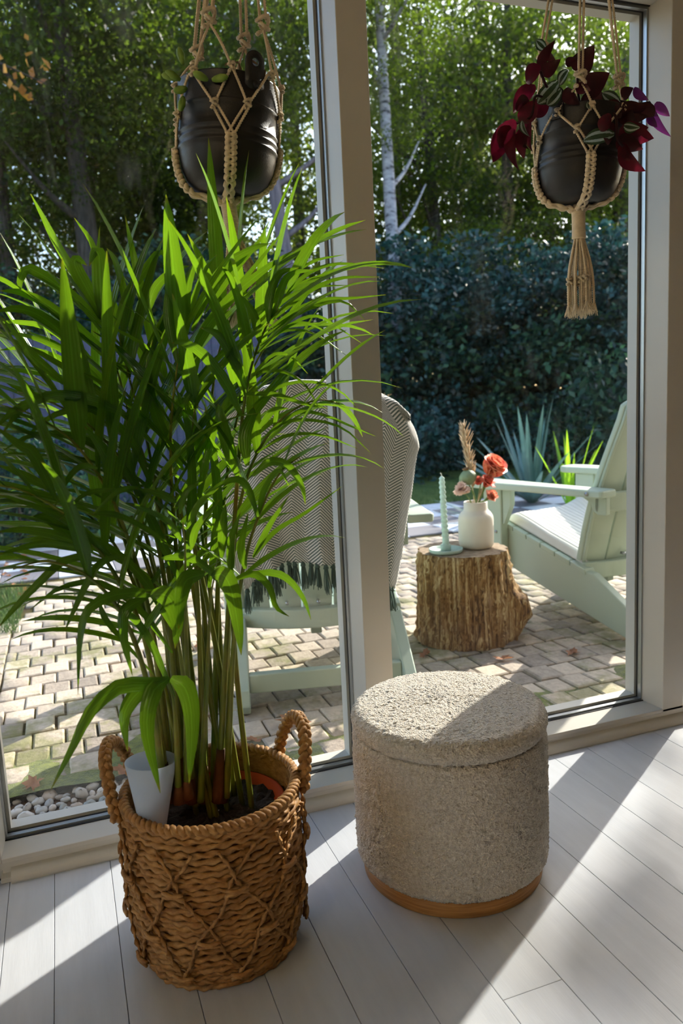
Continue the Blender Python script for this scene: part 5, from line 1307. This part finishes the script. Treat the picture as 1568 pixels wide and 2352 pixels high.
# ================================================================== MACRAME HANGERS
def knot(c, r, g, size=1.0, seed=0):
    rr = random.Random(seed); P = []
    for i in range(40):
        a = i/39*2*math.pi*2.6; k = i/39
        P.append((c[0]+.0085*size*math.cos(a)*(1+.3*math.sin(a*.5)), c[1]+.0085*size*math.sin(a), c[2]+.013*size*(1-2*k)+.004*size*math.sin(a*1.5)))
    g.add(*rope(P, r*1.15, .016, 3, 5, smooth=False))

def pot_profile(H, Rm): return [(0, 0), (Rm*.42, 0), (Rm*.64, .007), (Rm*.80, .022), (Rm*.90, .044), (Rm*.955, .07)]
def hanging(cx, cy, zb, rot, lean, Rm, H, tail, labels, kn_z, nc=4, cord_r=.0033, split=False, seed=0, kr=.075, kz=(0, .01, .02, -.02), ks=-1, ko=.33):
    """zb: bottom of the pot, kn_z: height of the big knots"""
    lx, ly = lean
    def prof(z):
        h = z-zb; return float(np.interp(h, [-.01, 0, .007, .022, .044, .07, .16, H, H+.05], [Rm*.30, Rm*.42, Rm*.64, Rm*.80, Rm*.90, Rm*.955, Rm, Rm*1.0, Rm*.93]))
    ax = lambda z: np.array([cx+lx*(z-zb), cy+ly*(z-zb)])
    # --- pot
    p = thing('hanging_pot', labels[0], 'plant pot', (cx, cy, zb))
    pr = [(0, 0), (Rm*.42, 0), (Rm*.64, .007), (Rm*.80, .022), (Rm*.90, .044), (Rm*.955, .07)]
    for hh in (.083, .097, .111): pr += [(Rm*.965, hh-.004), (Rm*.965+.0024, hh-.001), (Rm*.965+.0024, hh+.001), (Rm*.968, hh+.004)]
    pr += [(Rm*.99, .150), (Rm*.99+.003, H*.74), (Rm*.995, H*.74+.004), (Rm*.995, H*.75+.002), (Rm*1.0, H-.002), (Rm*1.005, H), (Rm*.985, H), (Rm*.97, H*.75), (Rm*.93, .06), (0, .03)]
    tl = (math.atan2(-ly, 1), math.atan2(lx, 1), 0)
    mk('bucket', *lathe(pr, 72), M['potblack'], p)
    mk('soil', *lathe([(0, H-.028), (Rm*.9, H-.03), (Rm*.97, H-.034)], 40), M['soil'], p)
    p.rotation_euler = tl
    ta = labels[3]
    Q = [(-.020, 0), (.020, 0), (.020, .052)]+[(.020*math.cos(q), .052+.020*math.sin(q)) for q in np.linspace(.25, math.pi-.25, 9)]+[(-.020, .052)]
    # lug with a hole, and its rivet
    V = []; n = 28; hole = [(.0075*math.cos(q), .050+.0075*math.sin(q)) for q in np.linspace(0, 2*math.pi, n, endpoint=False)]
    outl = []
    for q in np.linspace(0, 2*math.pi, n, endpoint=False):
        c_, s_ = math.cos(q), math.sin(q)
        if s_ >= 0: outl.append((.021*c_, .050+.021*s_))
        else: k = min(.021/max(abs(c_), 1e-6), .05/abs(s_)); outl.append((c_*k, .050+s_*k))
    rr = Rm*1.004+.002
    for th in (0, .0022):
        for ring in (outl, hole):
            for (x, z) in ring:
                a = ta+x/rr; V.append(((rr+th)*math.cos(a), (rr+th)*math.sin(a), H-.030+z))
    F = []
    for i in range(n):
        j = (i+1) % n
        F += [(i, j, n+j, n+i), (2*n+j, 2*n+i, 3*n+i, 3*n+j), (i, 2*n+i, 2*n+j, j), (n+j, 3*n+j, 3*n+i, n+i)]
    lug = mk('lug', V, np.array(F), M['potblack'], p)
    a = ta; mk('rivet', *sweep(np.array([((rr+.001)*math.cos(a), (rr+.001)*math.sin(a), H-.022), ((rr+.006)*math.cos(a), (rr+.006)*math.sin(a), H-.022)]), .006, 10), M['potblack'], lug)
    # --- hanger
    t = thing('macrame_hanger', labels[1], 'plant hanger', (cx, cy, zb)); o3 = np.array([cx, cy, zb])
    def pt(phi, z, e=.0045): q = ax(z); r_ = prof(z)+e; return np.array([q[0]+r_*math.cos(phi), q[1]+r_*math.sin(phi), z])
    def build(name, g, mat='cord'):
        g.V = [v-o3 for v in g.V]; g.build(name, M[mat], t)
    def cord(p0, p1, n=7, off=0.0):
        P = []
        for i in range(n):
            k = i/(n-1); f = p0[0]+(p1[0]-p0[0])*k; z = p0[1]+(p1[1]-p0[1])*k; P.append(pt(f+off, z))
        return P
    zA = zb+.092; zN = zA+.052; zM = zb+H-.012 if not split else zb+H+.004; hook = np.array([cx+lx*.9, cy+ly*.9, HC-.03])
    for i in range(4):
        f = rot+i*math.pi/2
        # sennit of square knots
        zz = np.concatenate([np.linspace(zb-.012, zb+.002, 5), np.linspace(zb+.006, zA, 16)])
        base = []
        for z in zz:
            q = pt(f, z, .006)
            if z < zb+.004:
                k = (z-(zb-.012))/.016; q = np.array([*(ax(z)+(q[:2]-ax(z))*max(.08, k)), z-.003])
            base.append(q)
        base = catmull(base, 90); T, N, B = frames(base); s = np.linspace(0, 1, 90); L = np.linalg.norm(np.diff(base, axis=0), axis=1).sum(); kn = int(L/.013)
        radial = np.array([math.cos(f), math.sin(f), 0]); lat = np.array([-math.sin(f), math.cos(f), 0])
        g = G(); ph = 2*math.pi*kn*s
        nrm = np.cross(T, lat); nrm /= np.linalg.norm(nrm, axis=1)[:, None]; nrm *= np.sign((nrm@radial)[:, None]+1e-6)
        for q in (-1, 1):
            g.add(*sweep(base+lat*(q*.0068+.0022*np.sin(ph/1+q))[:, None]+nrm*(.0025*np.cos(ph))[:, None], .0042+.0011*np.sin(ph), 7))
            g.add(*sweep(base+lat*(.0066*np.sin(ph/2+q*1.57))[:, None]+nrm*(.0045+.0015*np.cos(ph))[:, None], .0037, 6))
        build('sennit', g)
        # net of cords
        for sgn in (-1, 1):
            fN = f+sgn*.30; g = G()
            for e in (-.045, .045): g.add(*rope(cord((f+e*.4, zA-.002), (fN, zN), 6, e), cord_r))
            build('cord', g)
            g = G(); knot(pt(fN, zN+.003), cord_r, g, .62, i); build('knot', g)
            g = G(); g.add(*rope(cord((fN, zN), (f, zM), 7), cord_r)); build('cord', g)
            g = G(); g.add(*rope(cord((fN, zN), (f+sgn*.72, zM-.004), 7), cord_r)); build('cord', g)
        K = np.array([*(ax(kn_z)+(kr if i else kr*1.2)*np.array([math.cos(f+ks*ko), math.sin(f+ks*ko)])), kn_z+kz[i]])
        for fm in (f, f+ks*.72):
            g = G(); knot(pt(fm, zM), cord_r, g, .6, i); build('knot', g)
            g = G(); a = pt(fm, zM); g.add(*rope([a, a+(K-a)*.5, K+np.array([0, 0, -.012])], cord_r)); build('cord', g)
        a = pt(f+ks*(math.pi/2-.72), zM-.004); g = G(); g.add(*rope([a, pt(f+ks*.72, zM)], cord_r)); build('cord', g)
        g = G(); knot(K, cord_r*1.25, g, 1.25, i); build('knot', g)
        for q in range(nc):
            dx = np.array([.0085*math.cos(q*1.6+.4), .0085*math.sin(q*1.6+.4), 0]) if nc == 4 else np.array([(-.0075, .0075, 0)[q % 3], (-.003, .003, .008)[q % 3], 0]); g = G(); g.add(*rope([K+dx+np.array([0, 0, .008]), hook+dx*.9], cord_r, smooth=False)); build('cord', g)
    # wrap and tassel
    tx, ty = tail
    g = G(); P = []
    top = np.array([cx-.0, cy, zb-.010]); low = top+np.array([tx*.07, ty*.07, -.070])
    for i in range(22*10):
        k = i/219; a = i*2*math.pi/10; c = top+(low-top)*k; w = .0145-.001*math.sin(math.pi*k); P.append(c+np.array([w*math.cos(a), w*math.sin(a), 0]))
    g.add(*sweep(np.array(P), .0030, 6)); g.add(*sweep(np.array([top+np.array([0, 0, .012]), low]), .013, 10)); build('wrapping', g)
    r = random.Random(9+seed); TL = .165
    for k in range(20):
        a = k*2.4; q = .010*math.sqrt(k/20); s0 = low+np.array([q*math.cos(a), q*math.sin(a), .006]); sp = .036 if not split else .03
        bx = (.034 if math.cos(a) > .1 else -.014)*(1 if split else 0)
        e = low+np.array([tx*TL+bx+sp*math.sqrt(k/20)*math.cos(a), ty*TL+sp*math.sqrt(k/20)*math.sin(a), -TL*r.uniform(.97, 1.03)])
        md = s0+(e-s0)*.5+np.array([(.008 if not split else .004)*math.cos(a), .008*math.sin(a), 0])
        g = G(); g.add(*rope([s0, md, e], .0037, .017)); build('tassel_strand', g)
        if k % 2: g = G(); knot(s0+(e-s0)*.62+(md-(s0+e)/2)*.7, .0032, g, .62, k); build('knot', g)
        g = G()
        for q in range(16):
            b = r.uniform(0, 6.28); l = r.uniform(.012, .026); g.add(*tube([e+np.array([.002*math.cos(b), .002*math.sin(b), .006]), e+np.array([.006*math.cos(b), .006*math.sin(b), -l*.5]), e+np.array([.009*math.cos(b)+r.uniform(-.003, .003), .009*math.sin(b), -l])], [.0012, .0010, .0005], 4))
        build('frayed_end', g, 'cordpale')
    hk = mk('ceiling_hook', *tube([(hook[0], hook[1], HC), (hook[0], hook[1], HC-.02), (hook[0]+.012, hook[1], HC-.03), (hook[0]+.004, hook[1], HC-.042), (hook[0]-.010, hook[1], HC-.034)], .003, 8, sub=30), M['steel'])
    tag(hk, labels[2], 'hook', 'ceiling hooks')
hanging(.378, 1.654, 1.478, math.radians(-99), (.085, 0), .104, .208, (.10, 0), ('black metal bucket planter in the left hanger with an upright lug', 'cream macrame hanger holding the left black planter', 'ceiling hook that carries the left macrame hanger', math.radians(-74)), 1.79, split=True, ko=.5)
hanging(1.256, 1.654, 1.494, math.radians(-113), (.03, 0), .104, .205, (.02, 0), ('black metal bucket planter in the right hanger, overgrown by burgundy leaves', 'cream macrame hanger with flared tassel holding the right planter', 'ceiling hook that carries the right macrame hanger', math.radians(-158)), 1.755, 3, seed=3, kr=.088, kz=(-.005, .012, .10, .11), ko=.25)

def succulent():
    t = thing('succulent', 'withered succulent with fat green leaves spilling over the left planter', 'succulent', (.39, 1.654, 1.66))
    g = [(-.095, -.055, .045, -.2, 0, 1), (-.100, -.045, .02, -.6, 0, .3), (-.092, -.06, .0, -.7, -.3, -.3), (-.098, -.05, -.012, -.3, -.2, -.9), (-.058, -.098, .004, -.8, -.3, .2), (-.05, -.10, .004, .7, -.3, .1), (-.104, -.04, .025, -.9, 0, .1)]
    for k, (x, y, z, dx, dy, dz) in enumerate(g):
        d = np.array([dx, dy, dz]); d /= np.linalg.norm(d); b = np.array([x, y, z])
        mk('leaf', *sweep(np.array([b, b+d*.006, b+d*.018, b+d*.028, b+d*.032]), np.array([.003, .006, .008, .0055, .001]), 8), M['succ'], t)
    r = random.Random(2)
    for k in range(9):
        a = math.radians(-120+k*16); b = np.array([.08*math.cos(a), .08*math.sin(a), .0]); e = b+np.array([r.uniform(-.02, .02), r.uniform(-.03, 0), r.uniform(.025, .055)])
        mk('dry_stalk', *tube([b, (b+e)/2+np.array([.006, 0, .006]), e], [.0025, .003, .002], 5, sub=7), M['dry'], t)
        V, F, U = strap(e, (r.uniform(-1, 1), -.3, -.3), .025, .014, 10, 5, .5, 'ovate'); mk('withered_leaf', V, F, M['dry'], t, uv=U)
succulent()

TRAD = [([1.1013, 1.59, 1.7712], [1.1353, 1.575, 1.8261], 0.022, 'trad_d'),
    ([1.0999, 1.58, 1.7671], [1.0495, 1.565, 1.7254], 0.035, 'trad_p'),
    ([1.1015, 1.58, 1.7529], [1.1424, 1.565, 1.7825], 0.028, 'trad_d'),
    ([1.2019, 1.59, 1.7716], [1.2419, 1.575, 1.8268], 0.046, 'trad_d'),
    ([1.217, 1.58, 1.7306], [1.2774, 1.565, 1.7659], 0.05, 'trad_d'),
    ([1.0935, 1.59, 1.7269], [1.0212, 1.575, 1.6608], 0.04, 'trad_p'),
    ([1.062, 1.55, 1.681], [1.0141, 1.535, 1.6269], 0.036, 'trad_p'),
    ([1.0183, 1.56, 1.6411], [0.9494, 1.545, 1.545], 0.042, 'trad_p'),
    ([1.0015, 1.54, 1.6163], [1.0024, 1.525, 1.5251], 0.042, 'trad_p'),
    ([1.0363, 1.55, 1.6248], [1.0217, 1.535, 1.5533], 0.034, 'trad_p'),
    ([1.0643, 1.57, 1.6477], [1.0586, 1.555, 1.5757], 0.032, 'trad_p'),
    ([1.1383, 1.57, 1.7378], [1.0725, 1.555, 1.6779], 0.034, 'trad_g'),
    ([1.157, 1.56, 1.7589], [1.1238, 1.545, 1.7186], 0.022, 'trad_g'),
    ([1.1456, 1.57, 1.721], [1.0978, 1.555, 1.677], 0.028, 'trad_g'),
    ([1.36, 1.58, 1.7457], [1.3896, 1.565, 1.7152], 0.022, 'trad_v'),
    ([1.3852, 1.56, 1.7101], [1.4401, 1.545, 1.6292], 0.026, 'trad_v'),
    ([1.4145, 1.57, 1.7128], [1.4444, 1.555, 1.6791], 0.02, 'trad_v'),
    ([1.3555, 1.54, 1.6947], [1.3704, 1.525, 1.6636], 0.034, 'trad_d'),
    ([1.3855, 1.56, 1.6826], [1.3988, 1.545, 1.648], 0.018, 'trad_v'),
    ([1.2816, 1.55, 1.6924], [1.3634, 1.535, 1.6665], 0.052, 'trad_d'),
    ([1.2451, 1.51, 1.6115], [1.1477, 1.495, 1.586], 0.03, 'trad_g'),
    ([1.2731, 1.53, 1.6197], [1.3621, 1.515, 1.6117], 0.05, 'trad_p'),
    ([1.2727, 1.52, 1.5927], [1.3304, 1.505, 1.5348], 0.046, 'trad_p'),
    ([1.2694, 1.53, 1.6075], [1.3308, 1.515, 1.5858], 0.036, 'trad_d'),
    ([1.2632, 1.5, 1.627], [1.2962, 1.485, 1.6215], 0.022, 'trad_g'),
    ([1.2336, 1.51, 1.6544], [1.1954, 1.495, 1.6092], 0.026, 'trad_p'),
    ([1.2129, 1.56, 1.6965], [1.205, 1.545, 1.6744], 0.012, 'trad_g'),
    ([1.3016, 1.56, 1.7005], [1.2391, 1.545, 1.7109], 0.026, 'trad_g'),
    ([1.3178, 1.57, 1.7143], [1.3365, 1.555, 1.7345], 0.03, 'trad_d'),
    ([1.1867, 1.57, 1.7303], [1.2166, 1.555, 1.7185], 0.022, 'trad_p'),
    ([1.1342, 1.61, 1.8202], [1.0982, 1.595, 1.8292], 0.02, 'trad_g'),
    ([1.2518, 1.59, 1.7222], [1.2944, 1.575, 1.7142], 0.04, 'trad_d'),
    ([1.2974, 1.55, 1.6637], [1.3591, 1.535, 1.6872], 0.046, 'trad_d'),
    ([1.0161, 1.53, 1.631], [1.0265, 1.515, 1.593], 0.024, 'trad_g'),
    ([1.2532, 1.52, 1.6387], [1.2222, 1.505, 1.5851], 0.03, 'trad_d'),
    ([1.1678, 1.58, 1.7295], [1.194, 1.565, 1.6908], 0.036, 'trad_d'),
    ([1.1192, 1.585, 1.7096], [1.0789, 1.57, 1.6546], 0.034, 'trad_p'),
    ([1.0544, 1.56, 1.6782], [1.0091, 1.545, 1.6695], 0.03, 'trad_d'),
    ([1.0074, 1.56, 1.6261], [0.9656, 1.545, 1.5758], 0.034, 'trad_p'),
    ([1.0286, 1.56, 1.6189], [1.0429, 1.545, 1.5776], 0.03, 'trad_d'),
    ([1.3244, 1.545, 1.682], [1.3394, 1.53, 1.6391], 0.036, 'trad_d'),
    ([1.3088, 1.54, 1.6252], [1.3548, 1.525, 1.6385], 0.034, 'trad_p'),
    ([1.2888, 1.53, 1.6028], [1.2919, 1.515, 1.5566], 0.028, 'trad_p'),
    ([1.2666, 1.56, 1.7007], [1.2932, 1.545, 1.6617], 0.04, 'trad_d'),
    ([1.2286, 1.59, 1.7263], [1.2399, 1.575, 1.6859], 0.03, 'trad_d'),
    ([1.1529, 1.6, 1.7945], [1.1203, 1.585, 1.8172], 0.026, 'trad_d'),
    ([1.1903, 1.61, 1.7902], [1.2058, 1.595, 1.8035], 0.02, 'trad_d')]
def inchplant():
    c = np.array([1.262, 1.654, 1.665]); t = thing('inch_plant', 'inch plant with burgundy and striped green leaves trailing from the right planter', 'houseplant', tuple(c))
    r = random.Random(5)
    for k, (b, e, w, m) in enumerate(TRAD):
        b = np.array(b)-c; e = np.array(e)-c; d = e-b; L = np.linalg.norm(d)
        side = np.cross(d, [0, 1., .15]); side /= np.linalg.norm(side); nr = np.cross(side, d/L); V = []; U = []; n = 9
        tw = r.uniform(-.5, .5); side = side*math.cos(tw)+nr*math.sin(tw); nr = np.cross(side, d/L)
        for i in range(n+1):
            q = i/n; ww = 1.15*w*(math.sin(math.pi*min(1, (q*.97+.03)**.72))**.85); p = b+d*q+nr*(.10*L*math.sin(math.pi*q))
            V += [p-side*ww/2+nr*ww*.16, p, p+side*ww/2+nr*ww*.16]; U += [(0, q), (.5, q), (1, q)]
        F = [(i*3+j, i*3+j+1, i*3+j+4, i*3+j+3) for i in range(n) for j in (0, 1)]
        mk('leaf', V, np.array(F), M[m], t, uv=U)
    for P in TSTEM:
        mk('vine', *tube(np.array(P)-c, .0032, 6, sub=16), M['trad_d'], t)
TSTEM = [[[1.1741, 1.62, 1.7086], [1.1159, 1.58, 1.7251], [1.084, 1.56, 1.7493]],
    [[1.1446, 1.6, 1.6993], [1.0726, 1.56, 1.6969], [1.0509, 1.55, 1.6487], [1.0152, 1.55, 1.6319]],
    [[1.236, 1.62, 1.7134], [1.198, 1.58, 1.7379], [1.1943, 1.57, 1.7691]],
    [[1.2953, 1.62, 1.718], [1.306, 1.57, 1.7073], [1.3451, 1.56, 1.7009], [1.3892, 1.56, 1.7073]],
    [[1.2911, 1.6, 1.7045], [1.2735, 1.54, 1.6616], [1.261, 1.52, 1.6098], [1.2765, 1.52, 1.59]]]
inchplant()

# ================================================================== SMALL THINGS ON THE GROUND
def pebbles():
    r = random.Random(8); ico = None
    bm_V, bm_F = lathe([(0, -1), (.55, -.8), (.9, -.35), (1, .1), (.8, .6), (.4, .92), (0, 1)], 10)
    me = []
    for k in range(5):
        V = bm_V*np.array([1, r.uniform(.6, .9), r.uniform(.45, .65)]); V = V+R.normal(0, .05, V.shape); o = mk('pebble', V, bm_F, M['pebble']); me.append(o.data); bpy.data.objects.remove(o)
    spots = []
    for k in range(2600):
        if len(spots) >= 240: break
        x = r.uniform(-.44, .43); y = r.uniform(2.02, 2.30); s = r.uniform(.012, .027)
        if all((x-a)**2+(y-b)**2 > (.72*(s+q))**2 for a, b, q in spots): spots.append((x, y, s))
    for x, y, s in spots:
        o = bpy.data.objects.new('pebble', me[r.randrange(5)]); COL.objects.link(o); o.location = (x, y, ZG-.028+s*.3); o.scale = (s, s, s); o.rotation_euler = (r.uniform(-.3, .3), r.uniform(-.3, .3), r.uniform(0, 6.28))
        tag(o, 'small rounded pebble in the gravel strip outside the window', 'pebble', 'pebbles along the window')
    b = struct(mk('gravel_bed', *box(-.8, .44, 1.965, 2.31, ZG-.09, ZG-.03), M['earth'], smooth=False), 'bed of the pebble strip')
pebbles()
def litter():
    r = random.Random(12)
    named = [(.655, 2.40, .075, 'curled brown leaf on the moss left of the stool'), (.42, 2.28, .05, 'pale brown leaf beside the basket handle outside'), (.08, 2.30, .045, 'brown leaf upright among the pebbles'), (-.17, 2.33, .05, 'orange-brown leaf at the far left of the gravel'),
             (1.9, 2.55, .05, 'brown leaf in the sunny corner by the right frame'), (1.62, 2.62, .045, 'small leaf lying on the shaded setts before the stump'), (.52, 3.4, .06, 'dry leaf on the sunny setts under the left chair'), (1.36, 2.82, .05, 'crumpled leaf at the left foot of the stump'),
             (.5, 2.33, .035, 'small brown leaf near the window behind the basket')]
    for x, y, s, lab in named:
        n = 9; V = [(0, 0, .004)]
        a0 = r.uniform(0, 6.28)
        for i in range(n*2):
            a = a0+i*math.pi/n; q = s*(1 if i % 2 == 0 else .62)*r.uniform(.75, 1.1); V.append((q*math.cos(a), q*.6*math.sin(a), .004+s*.28*abs(math.sin(a*1.5))))
        F = [(0, 1+i, 1+(i+1) % (2*n)) for i in range(2*n)]
        o = mk('dead_leaf', V, F, M['deadleaf'], loc=(x, y, ZG)); o.rotation_euler = (r.uniform(-.2, .2), r.uniform(-.2, .2), r.uniform(0, 6)); tag(o, lab, 'leaf', 'fallen leaves on the patio')
    N = 500; c = np.stack([R.uniform(-1.1, -.28, N), R.uniform(4.9, 6.4, N), np.full(N, ZG-.05)+R.uniform(0, .06, N)], -1)
    V, F = leaf_quads(c, .06, flat=.8, aspect=.7); o = mk('leaf_litter', V, F, M['deadleaf'], smooth=False); tag(o, 'drift of brown leaf litter beyond the grass tuft', 'leaf litter', kind='stuff')
litter()
